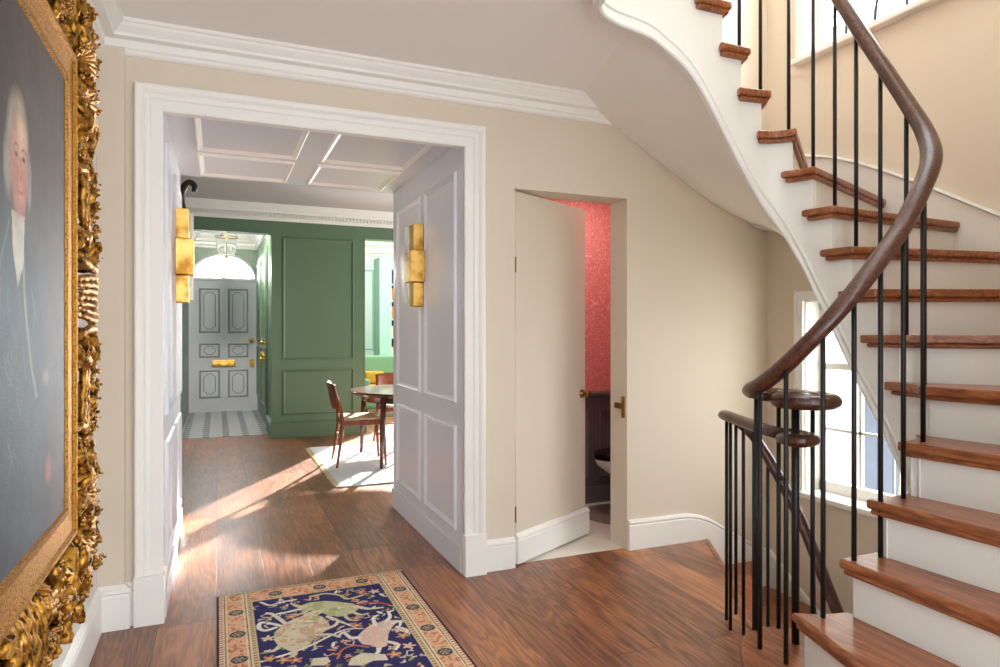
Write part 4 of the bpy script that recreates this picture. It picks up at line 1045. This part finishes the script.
def scrollm(bm, pts, r0, r1=None, x=XO, n=8):
    P = cr([(x+(p[2] if len(p) > 2 else 0), p[0], p[1]) for p in pts], 6)
    tube(bm, P, [r0, r1 if r1 else r0], n)
def spiral(bm, y, z, R0, a0, turns, sgn, r, x=XO):
    m = 22; tube(bm, [(x+.012*k/m, y+R0*(1-.75*k/m)*math.cos(a0+sgn*turns*2*math.pi*k/m), z+R0*(1-.75*k/m)*math.sin(a0+sgn*turns*2*math.pi*k/m)) for k in range(m+1)], [r*.7, r, r*1.25], 8)
def flower(bm, y, z, R_, x=XO):
    n_ = 5
    for k in range(n_):
        a = 2*math.pi*k/n_+random.random()*.4; ball(bm, (x+.022, y+R_*.6*math.cos(a), z+R_*.6*math.sin(a)), R_*.5, (.8, 1, 1))
    ball(bm, (x+.035, y, z), R_*.32)
def shellm(bm, y, z, ang, R_, spread=2.2, n_=7, x=XO):
    for k in range(n_):
        a = ang+spread*(k/(n_-1)-.5); L = R_*(.8+.2*math.cos((k/(n_-1)-.5)*2.4))
        tube(bm, cr([(x, y, z), (x+.03, y+L*.5*math.cos(a), z+L*.5*math.sin(a)), (x+.026, y+L*.85*math.cos(a), z+L*.85*math.sin(a)), (x, y+L*math.cos(a), z+L*math.sin(a))], 4), [R_*.05, R_*.13, R_*.18, R_*.12], 8)
# right side / left side (mirror) and top / bottom built in side coordinates: t along the side, o outward from inner moulding
def side_ornament(bm, P, length):
    def pt(t, o, x=0): y, z = P(t, o); return (y, z, x)
    def angf(t, o, dt, do):
        a = P(t, o); b = P(t+dt, o+do); return math.atan2(b[1]-a[1], b[0]-a[0])
    mid = length/2; h = mid
    for s in (-1, 1):
        T = lambda q: mid+s*q*h
        for do, r_ in ((0, .0125), (.034, .0125), (.062, .009)):
            scrollm(bm, [pt(T(.98), .10+do, .0), pt(T(.84), .15+do, .01), pt(T(.62), .12+do, .02), pt(T(.42), .13+do, .02), pt(T(.27), .22+do, .01)], r_, r_*1.2)
        scrollm(bm, [pt(T(.62), .34), pt(T(.74), .36, .01), pt(T(.86), .30), pt(T(.95), .34)], .012, .010)
        scrollm(bm, [pt(T(.40), .02), pt(T(.35), .06, .02), pt(T(.33), .12, .03), pt(T(.37), .17, .02)], .014, .020)
        scrollm(bm, [pt(T(.72), .02), pt(T(.69), .06, .02), pt(T(.71), .12, .02), pt(T(.66), .16, .02)], .013, .018)
        y, z = P(T(.35), .26); spiral(bm, y, z, .034, s, 1.2, s, .012)
        for q, o, R_ in [(.37, .27, .021), (.42, .31, .026), (.465, .27, .018), (.50, .31, .027), (.545, .28, .020), (.585, .31, .024), (.625, .27, .017), (.66, .30, .026),
                         (.69, .24, .024), (.72, .18, .022), (.75, .12, .024), (.78, .06, .020), (.70, .31, .018), (.745, .27, .020), (.80, .14, .018), (.31, .06, .018), (.29, .11, .022), (.26, .31, .022), (.30, .34, .018)]:
            y, z = P(T(q), o); flower(bm, y, z, R_, XO+random.uniform(-.004, .012))
        for q, o, L, W_, d_ in [(.48, .26, .06, .028, .03), (.56, .25, .06, .028, .03), (.64, .24, .07, .03, .03), (.76, .20, .08, .035, .02), (.82, .08, .09, .05, .04), (.84, .20, .10, .055, .03), (.88, .30, .09, .05, .0), (.92, .10, .09, .05, .04)]:
            y, z = P(T(q), o); leafm(bm, y, z, angf(T(q), o, s*.05, d_), L, W_, .04*s, 3, XO, .012)
        for q, o, L, W_, do in [(.24, .02, .10, .055, .05), (.23, .10, .11, .055, .03), (.22, .20, .11, .055, .03), (.21, .30, .09, .05, .02), (.17, .05, .09, .05, .05), (.17, .26, .09, .05, .04)]:
            y, z = P(T(q), o); leafm(bm, y, z, angf(T(q), o, s*.05, do), L, W_, .05*s, 4, XO, .014)
        scrollm(bm, [pt(T(.24), .02), pt(T(.19), .08, .03), pt(T(.17), .2, .035), pt(T(.22), .32, .01)], .012, .018)
    for j in range(7):
        o = (j-3)*.021
        scrollm(bm, [pt(mid+o*.8, .01), pt(mid+o, .09, .028), pt(mid+o*1.15, .20, .036), pt(mid+o*1.1, .30, .024), pt(mid+o*.8, .38)], .010, .013)
    for s in (-1, 1):
        y, z = P(mid+s*.05, .36); spiral(bm, y, z, .03, s, 1.1, s, .012)
def corner_ornament(bm, y, z, sy, sz):
    A = math.atan2(sz, sy); g = 1 if sy*sz > 0 else -1
    def q(a, b): return (y+sy*a, z+sz*b)
    p = q(.12, .10); shellm(bm, p[0], p[1], A, .15, 1.9, 9)
    p = q(.14, -.05); shellm(bm, p[0], p[1], math.atan2(0, sy), .14, 1.6, 8)
    for (a, b, da, L, W_, c) in [(.02, .08, 1.0, .16, .07, .05), (.08, .02, -1.0, .16, .07, -.05), (.12, .20, .5, .14, .065, .04), (.20, .12, -.5, .14, .065, -.04), (.05, .20, 1.5, .13, .06, -.05), (.20, .05, -1.5, .13, .06, .05),
                                 (.22, .26, .8, .11, .055, .05), (.26, .22, -.8, .11, .055, -.05), (.30, .02, -.6, .12, .06, .04), (.30, -.06, -1.0, .12, .06, -.04), (.14, -.10, -1.3, .12, .06, .05), (.34, .12, .2, .10, .05, .04), (.10, .34, .9, .10, .05, -.04), (-.02, .22, 1.2, .12, .06, .05), (-.06, .30, 1.4, .12, .06, -.05)]:
        yy, zz = q(a, b); leafm(bm, yy, zz, A+da*g, L, W_, c*g, 4, XO, .014)
    for a, b, R_ in [(.30, .18, .028), (.16, .30, .028), (.33, .30, .030), (.26, .36, .026), (.38, .22, .026), (.08, .33, .024), (.36, .08, .026), (.20, .20, .030), (.26, .10, .022), (.10, .26, .022), (.38, .0, .022), (.36, -.08, .024), (.0, .36, .024), (-.08, .34, .022), (.28, .27, .022), (.40, .30, .020), (.24, -.02, .02), (.05, .12, .024), (.12, .05, .024)]:
        yy, zz = q(a, b); flower(bm, yy, zz, R_, XO+random.uniform(.0, .02))
    for a, b, a0 in [(.40, .12, 0), (.12, .40, 1.6), (.34, .36, .8), (.36, -.12, 2)]:
        yy, zz = q(a, b); spiral(bm, yy, zz, .036, a0, 1.2, g, .013)
    scrollm(bm, [q(.0, .36), q(.12, .27), q(.28, .30), q(.38, .40)], .012, .020); scrollm(bm, [q(.36, .0), q(.27, .12), q(.30, .28), q(.40, .36)], .012, .020)
    scrollm(bm, [q(.02, .16), q(.10, .22), q(.2, .3)], .014, .020); scrollm(bm, [q(.16, .02), q(.22, .10), q(.3, .2)], .014, .020)
    scrollm(bm, [q(.02, -.10), q(.14, -.14), q(.28, -.12), q(.38, -.16)], .012, .018); scrollm(bm, [q(-.10, .02), q(-.14, .14), q(-.12, .26), q(-.16, .36)], .012, .018)
ctex = bpy.data.textures.new('carving', 'CLOUDS'); ctex.noise_scale = .022; ctex.noise_depth = 2
def carve(o):
    sb = o.modifiers.new('Sub', 'SUBSURF'); sb.levels = 1; sb.render_levels = 1
    d = o.modifiers.new('Carve', 'DISPLACE'); d.texture = ctex; d.strength = .016; d.mid_level = .5; d.texture_coords = 'LOCAL'
oy0, oy1, oz0, oz1 = iy0-.10, iy1+.10, iz0-.10, iz1+.10
for nm, P, L in [('side', lambda t, o: (oy1+o*1.12-.01, oz0+.14+t), oz1-oz0-.28), ('side', lambda t, o: (oy0-o*1.12+.01, oz0+.14+t), oz1-oz0-.28),
                 ('side', lambda t, o: (oy0+.14+t, oz1+o*.72-.01), oy1-oy0-.28), ('side', lambda t, o: (oy0+.14+t, oz0-o*.72+.01), oy1-oy0-.28)]:
    bm = new(); side_ornament(bm, P, L); carve(obj('carved_side', bm, M['gold'], pic, smooth=True))
for y, z, a, b in [(oy1-.06, oz1-.06, 1, 1), (oy1-.06, oz0+.06, 1, -1), (oy0+.06, oz1-.06, -1, 1), (oy0+.06, oz0+.06, -1, -1)]:
    bm = new(); corner_ornament(bm, y, z, a, b)
    for v in bm.verts:
        v.co.z = z+(v.co.z-z)*.82
    carve(obj('carved_corner', bm, M['gold'], pic, smooth=True))

# ------------------------------------------------------------------ sconces
def sconce(X, s, label):
    t = thing('wall_sconce', label, 'wall light', (X, 4.32, 1.8), 'gilt sconces in the passage')
    bm = new(); box(bm, X, X+s*.012, 4.27, 4.37, 1.56, 2.04); obj('back_plate', bm, M['brassd'], t)
    for nm, w, p, z0, z1 in [('upper_block', .11, .082, 1.90, 2.075), ('middle_block', .17, .108, 1.69, 1.898), ('lower_block', .11, .082, 1.53, 1.688)]:
        bm = new(); box(bm, X+s*.0125, X+s*p, 4.32-w/2, 4.32+w/2, z0, z1); obj(nm, bm, M['sconcegold'], t, bevel=.004)
    bm = new(); box(bm, X+s*.084, X+s*.104, 4.40, 4.415, 1.55, 2.07); obj('glass_strip', bm, M['crystal'], t, bevel=.002)
    L = bpy.data.lights.new('sconce_light', 'POINT'); L.energy = 1.6; L.color = (1, .72, .4); L.shadow_soft_size = .05
    lo = bpy.data.objects.new('sconce_light', L); lo.location = (s*.05, .14, 0); COL.objects.link(lo); lo.parent = t
sconce(1.274, -1, 'stacked-block gold sconce on the right-hand panelled wall of the passage')
sconce(-.233, 1, 'stacked-block gold sconce on the left-hand panelled wall of the passage')
# carved bracket
bm = new()
tube(bm, cr([(-.44, 5.95, 2.16), (-.34, 5.95, 2.18), (-.265, 5.95, 2.28), (-.272, 5.95, 2.42), (-.25, 5.95, 2.52), (-.205, 5.95, 2.572), (-.165, 5.95, 2.545), (-.172, 5.95, 2.50)], 6), [.03, .04, .042, .03, .026, .024, .020], 10)
tag(obj('carved_bracket', bm, M['carve'], smooth=True), 'dark carved scroll ornament on the dining room wall above the left sconce', 'ornament')

# ------------------------------------------------------------------ lantern
t = thing('hanging_lantern', 'clear glass bell-jar lantern hanging in the vestibule before the front door', 'lantern', (.13, 10.5, 2.45))
c = (.13, 10.5)
bm = new(); lathe(bm, [(.025, 2.465), (.07, 2.475), (.115, 2.51), (.135, 2.57), (.14, 2.66), (.150, 2.75)], (*c, 0), 28); obj('glass_bell', bm, M['lglass'], t, smooth=True)
bm = new(); P = [(c[0]+.155*math.cos(a), c[1]+.155*math.sin(a), 2.755) for a in [2*math.pi*k/32 for k in range(33)]]; tube(bm, P, .008, 6, caps=False); obj('rim_ring', bm, M['brassd'], t, smooth=True)
bm = new(); lathe(bm, [(0, 2.43), (.012, 2.44), (.028, 2.46), (.03, 2.47), (0, 2.475)], (*c, 0), 16); obj('finial', bm, M['brass'], t, smooth=True)
bm = new(); tube(bm, [(*c, 2.47), (*c, 3.05)], .004, 6)
for a in (0, 2.1, 4.2): tube(bm, [(c[0]+.155*math.cos(a), c[1]+.155*math.sin(a), 2.755), (*c, 2.98)], .003, 5)
obj('chain', bm, M['brassd'], t)
bm = new()
for a in (0, 2.1, 4.2): 
    tube(bm, [(c[0]+.05*math.cos(a), c[1]+.05*math.sin(a), 2.54), (c[0]+.05*math.cos(a), c[1]+.05*math.sin(a), 2.64)], .009, 8); tube(bm, [(*c, 2.50), (c[0]+.05*math.cos(a), c[1]+.05*math.sin(a), 2.54)], .004, 5)
obj('candle_cluster', bm, M['ceramic'], t)

# ------------------------------------------------------------------ dining furniture
t = thing('rug', 'pale grey-white fringed rug under the dining table', 'rug', (2.2, 7.0, 0))
bm = new(); box(bm, 1.0, 3.4, 5.92, 8.08, .001, .012); obj('pile', bm, M['rug2'], t)
bm = new(); 
for i in range(90):
    y = 5.93+i*.0239; tube(bm, [(1.0, y, .008), (.955+random.uniform(-.012, .01), y+random.uniform(-.01, .01), .005)], .006, 4)
obj('fringe', bm, M['fringe'], t)['kind'] = 'stuff'
TC = (2.03, 7.04)
t = thing('dining_table', 'round dark walnut dining table with tapered legs on the pale rug', 'table', (*TC, .012))
bm = new(); lathe(bm, [(0, .70), (.66, .70), (.70, .706), (.735, .73), (.74, .742), (.735, .75), (0, .75)], (*TC, 0), 56); obj('tabletop', bm, M['table'], t, smooth=False, bevel=.002)
for sx in (-1, 1):
    for sy in (-1, 1):
        bm = new(); x, y = TC[0]+sx*.52, TC[1]+sy*.49; tube(bm, [(x-sx*.02, y-sy*.02, .698), (x, y, .35), (x+sx*.01, y+sy*.01, .0125)], [.030, .026, .016], 10); obj('leg', bm, M['table'], t, smooth=True)
bm = new(); lathe(bm, [(.60, .64), (.62, .64), (.62, .699), (.60, .699), (.60, .64)], (*TC, 0), 40); obj('apron', bm, M['table'], t)

def make_chair(label):
    t = thing('dining_chair', label, 'chair', (0, 0, .0125), 'teak dining chairs')
    # faces +X, seat centre at origin ; local world coords then placed
    z0 = .0125
    for sy in (-1, 1):
        bm = new(); P = cr([(-.245, sy*.262, z0), (-.205, sy*.235, .26), (-.185, sy*.222, .46), (-.215, sy*.218, .64), (-.25, sy*.215, .74)], 5)
        tube(bm, P, [.011, .017, .021, .017, .012], 10); obj('leg', bm, M['chair'], t, smooth=True)
        bm = new(); tube(bm, [(.215, sy*.225, .455), (.232, sy*.24, .24), (.245, sy*.25, z0)], [.020, .017, .011], 10); obj('leg', bm, M['chair'], t, smooth=True)
    bm = new()
    for sy in (-1, 1): obox(bm, (.015, sy*.215, .445), (1, 0, 0), (0, 1, 0), (0, 0, 1), .42, .026, .05)
    obox(bm, (.205, 0, .445), (0, 1, 0), (1, 0, 0), (0, 0, 1), .42, .026, .05); obox(bm, (-.185, 0, .445), (0, 1, 0), (1, 0, 0), (0, 0, 1), .42, .026, .05)
    obj('seat_frame', bm, M['chair'], t, bevel=.006)
    bm = new(); rows = []
    for i in range(9):
        row = []
        for j in range(9):
            u, v = i/8-.5, j/8-.5
            row.append(bm.verts.new((.01+u*.41, v*.42, .475+.018*(4*v*v)-.008*math.cos(u*3))))
        rows.append(row)
    for A, B in zip(rows[:-1], rows[1:]):
        for k in range(8): bm.faces.new((A[k], A[k+1], B[k+1], B[k]))
    obj('seat', bm, M['weave'], t, smooth=True, solid=.022)
    bm = new(); rows = []
    for i in range(7):
        v = i/6; row = []
        for j in range(13):
            a = (j/12-.5)*2; half = .225+.012*v
            x = -.265-.055*v+.055*a*a
            zz = .60+.235*v+(.02*(1-a*a) if v > .5 else -.015*(1-a*a))
            row.append(bm.verts.new((x, a*half, zz)))
        rows.append(row)
    for A, B in zip(rows[:-1], rows[1:]):
        for k in range(12): bm.faces.new((A[k], A[k+1], B[k+1], B[k]))
    obj('backrest', bm, M['chair'], t, smooth=True, solid=.014)
    rod = mat('brass_rod', (200, 170, 120), .3, metal=1)
    for x, y, z in ((-.20, .23, .30), (.228, .235, .28)):
        bm = new(); tube(bm, [(x, -y, z), (x, y, z)], .008, 8); obj('stretcher', bm, rod, t, smooth=True)
    return t
ch = make_chair('teak dining chair with woven seat at the left side of the round table')
ch.location = (1.36, 6.98, .0125); ch.rotation_euler.z = math.radians(-4)
c2 = copy_tree(ch); c2['label'] = 'teak dining chair on the far side of the round table, facing the passage'
c2.location = (2.05, 8.03-.03, .0125); c2.rotation_euler.z = math.radians(-92)

# ------------------------------------------------------------------ study
bk = thing('bookcase', 'tall teal painted bookcase full of books in the study beyond the dining room', 'bookcase', (3.1, 12.2, 0))
bx0, bx1, by0, by1 = 2.72, 3.5, 12.0, 12.49
bm = new(); box(bm, bx0, bx0+.22, by0, by1, 0, 2.74); box(bm, bx1-.06, bx1, by0, by1, 0, 2.74); box(bm, bx0+.22, bx1-.06, by1-.02, by1, 0, 2.74); box(bm, bx0+.22, bx1-.06, by0, by1-.02, 2.52, 2.74); obj('carcass', bm, M['teal'], bk)
for i, z in enumerate((.92, 1.28, 1.62, 1.96, 2.26)):
    bm = new(); box(bm, bx0+.221, bx1-.061, by0+.02, by1-.021, z-.025, z); obj('shelf', bm, M['teal'], bk)
bm = new(); box(bm, bx0+.221, bx1-.061, by0, by0+.03, .12, .85); box(bm, bx0+.221, bx1-.061, by0+.03, by1-.021, .84, .87); panel(bm, (bx0+.24, by0, .2), (1, 0, 0), (0, 0, 1), (0, -1, 0), .40, .58); obj('cupboard_door', bm, M['teal'], bk)
bm = new(); box(bm, bx0+.221, bx1-.061, by1-.024, by1-.0205, .9, 2.5); obj('back_panel', bm, M['darkshelf'], bk)
words = {'book1': 'orange', 'book2': 'cream', 'book3': 'navy', 'book4': 'dark red', 'book5': 'teal'}
sn = ['bottom shelf', 'second shelf up', 'middle shelf', 'fourth shelf up', 'top shelf']
rs = random.Random(2)
for i, z in enumerate((.92, 1.28, 1.62, 1.96, 2.26)):
    x = bx0+.235; cnt = {}
    while x < bx0+.62:
        w = rs.choice([.03, .04, .045]); h = rs.uniform(.17, .235)
        key = rs.choice({0: ['book4', 'book2', 'book1'], 1: ['book1', 'book2', 'book3', 'book4'], 2: ['book1', 'book1', 'book4'], 3: ['book3', 'book1', 'book5'], 4: ['book3', 'book5']}[i])
        bm = new(); box(bm, x, x+w-.002, by0+.06, by0+.22, z+.0008, z+h)
        box(bm, x+.003, x+w-.005, by0+.0595, by0+.06, z+h*.7, z+h*.8)
        cnt[key] = cnt.get(key, 0)+1
        ob = obj('book', bm, M[key], bevel=.002); tag(ob, '%s-spined book standing on the %s of the teal bookcase' % (words[key], sn[i]), 'book', '%s books on the %s' % (words[key], sn[i]))
        x += w+.003
# panelled pale wall section left of bookcase and cornice
bm = new(); panel(bm, (2.30, YE, 1.05), (1, 0, 0), (0, 0, 1), (0, -1, 0), .42, 1.5); panel(bm, (2.30, YE, .2), (1, 0, 0), (0, 0, 1), (0, -1, 0), .42, .7)
struct('trim_14', bm, M['teal'])
bm = new(); sweep(bm, [(3.54, YE, 2.80), (1.84, YE, 2.80)], [(a, b) for a, b in [(0, 0), (.02, .01), (.04, .05), (.10, .06), (.12, .15), (.2, .2), (.2, .25), (0, .25)]]); struct('trim_15', bm, M['white'])
arm = thing('armchair', 'sage green armchair with a yellow seat cushion, glimpsed beyond the dining table', 'armchair', (2.45, 10.9, 0))
bm = new(); box(bm, 2.15, 2.85, 10.6, 11.25, .14, .34); box(bm, 2.15, 2.85, 11.25, 11.42, .14, .98); obj('body', bm, M['greenfab'], arm, bevel=.05, seg=4)
for xa in (2.12, 2.75):
    bm = new(); box(bm, xa, xa+.13, 10.6, 11.2, .345, .62); obj('arm', bm, M['greenfab'], arm, bevel=.04, seg=4)
bm = new(); box(bm, 2.26, 2.74, 10.62, 11.23, .345, .50); obj('seat_cushion', bm, M['yellow'], arm, bevel=.04, seg=4)
for x in (2.2, 2.8):
    for y in (10.65, 11.35):
        bm = new(); tube(bm, [(x, y, .139), (x, y, 0.001)], [.022, .014], 10); obj('leg', bm, M['table'], arm, smooth=True)
bm = new(); box(bm, 2.27, 2.6, 11.10, 11.24, .505, .72)
tag(obj('cushion', bm, M['yellow'], bevel=.05, seg=4), 'yellow scatter cushion leaning on the back of the sage armchair', 'cushion')

# ------------------------------------------------------------------ outside
bm = new(); box(bm, -8, 22, 12.8, 30, -.1, -.05); box(bm, 3.8, 22, -4, 12.6, -2.2, -2.1); struct('ground', bm, M['paving'])
bm = new(); box(bm, 7.5, 13, 7.0, 8.5, -2, 8.5); tag(obj('sun_block_building', bm, M['brick']), 'pale rendered building added beyond the stair windows to block the sun', 'building')  # block added to keep direct sun out of the stair windows
t = thing('board_fence', 'blue-grey upright board fence outside the lower stair window', 'fence', (5.6, 2.8, -2.1))
for i in range(17):
    y = 1.75+i*.16
    bm = new(); box(bm, 5.6, 5.63, y, y+.13, -2.1, .78); obj('board', bm, M['fence'], t)

# ------------------------------------------------------------------ light
w = bpy.data.worlds.new('World'); SC.world = w; w.use_nodes = True
n = w.node_tree.nodes; l = w.node_tree.links; bgn = n['Background']
bgn.inputs['Color'].default_value = (.87, .935, 1.0, 1); bgn.inputs['Strength'].default_value = 3.0
def sun(d, e, ang, col):
    L = bpy.data.lights.new('sun', 'SUN'); L.energy = e; L.angle = math.radians(ang); L.color = col
    o = bpy.data.objects.new('sun', L); COL.objects.link(o); o.rotation_euler = V(d).to_track_quat('-Z', 'Y').to_euler(); return o
sun((-.5, -.87, -.30), 22, 1.4, (1, .96, .89))
def area(name, loc, d, sx, sy, e, col=(1, 1, 1)):
    L = bpy.data.lights.new(name, 'AREA'); L.shape = 'RECTANGLE'; L.size = sx; L.size_y = sy; L.energy = e; L.color = col
    o = bpy.data.objects.new(name, L); COL.objects.link(o); o.location = loc; o.rotation_euler = V(d).to_track_quat('-Z', 'Z').to_euler(); return o
area('study_daylight', (4.9, YE-.05, 1.65), (0, -1, 0), 1.8, 2.2, 260, (.95, .98, 1))
area('dining_fill', (4.25, 7.1, 1.6), (-1, 0, -.05), 2.4, 1.8, 85, (.96, .98, 1))  # added lamp before a windowless wall, brightens dining room and passage
area('fanlight_daylight', (cx, YE+.25, 2.5), (0, -1, -.35), .9, .4, 30, (.95, .98, 1))
area('vestibule_fill', (.1, 9.75, 3.03), (0, .75, -1), .4, .25, 85, (1, .96, .9))  # added fill lamp for the front door, no ceiling fitting here
area('study_fill', (2.5, 10.4, 3.03), (0, .7, -1), .5, .5, 70, (1, .98, .94))  # fill lamp added to brighten the study back wall
area('cloakroom_fill', (2.5, 4.15, 2.48), (.1, -.1, -1), .5, .3, 6, (1, .93, .85))  # unseen lamp added so the cloakroom gets warm light
area('upper_window_daylight', (XW+.3, 2.65, 3.95), (-1, 0, -.25), 1.0, 1.5, 42, (.96, .98, 1))
area('lower_window_daylight', (XW+.6, 2.65, 1.9), (-1, -.0, -.6), 1.2, .8, 30, (.96, .98, 1))

# ------------------------------------------------------------------ camera
cam = bpy.data.cameras.new('camera'); co = bpy.data.objects.new('camera', cam); COL.objects.link(co)
cam.sensor_width = 36; cam.lens = 36*667/1000; cam.clip_start = .05
co.location = (0, 0, 1.35); co.rotation_euler = (math.radians(90), 0, math.radians(-23))
SC.camera = co
SC.view_settings.view_transform = 'Standard'; SC.view_settings.look = 'None'; SC.view_settings.gamma = 1; SC.view_settings.exposure = .55
SC.view_settings.use_curve_mapping = False
SC.cycles.max_bounces = 10; SC.cycles.diffuse_bounces = 6
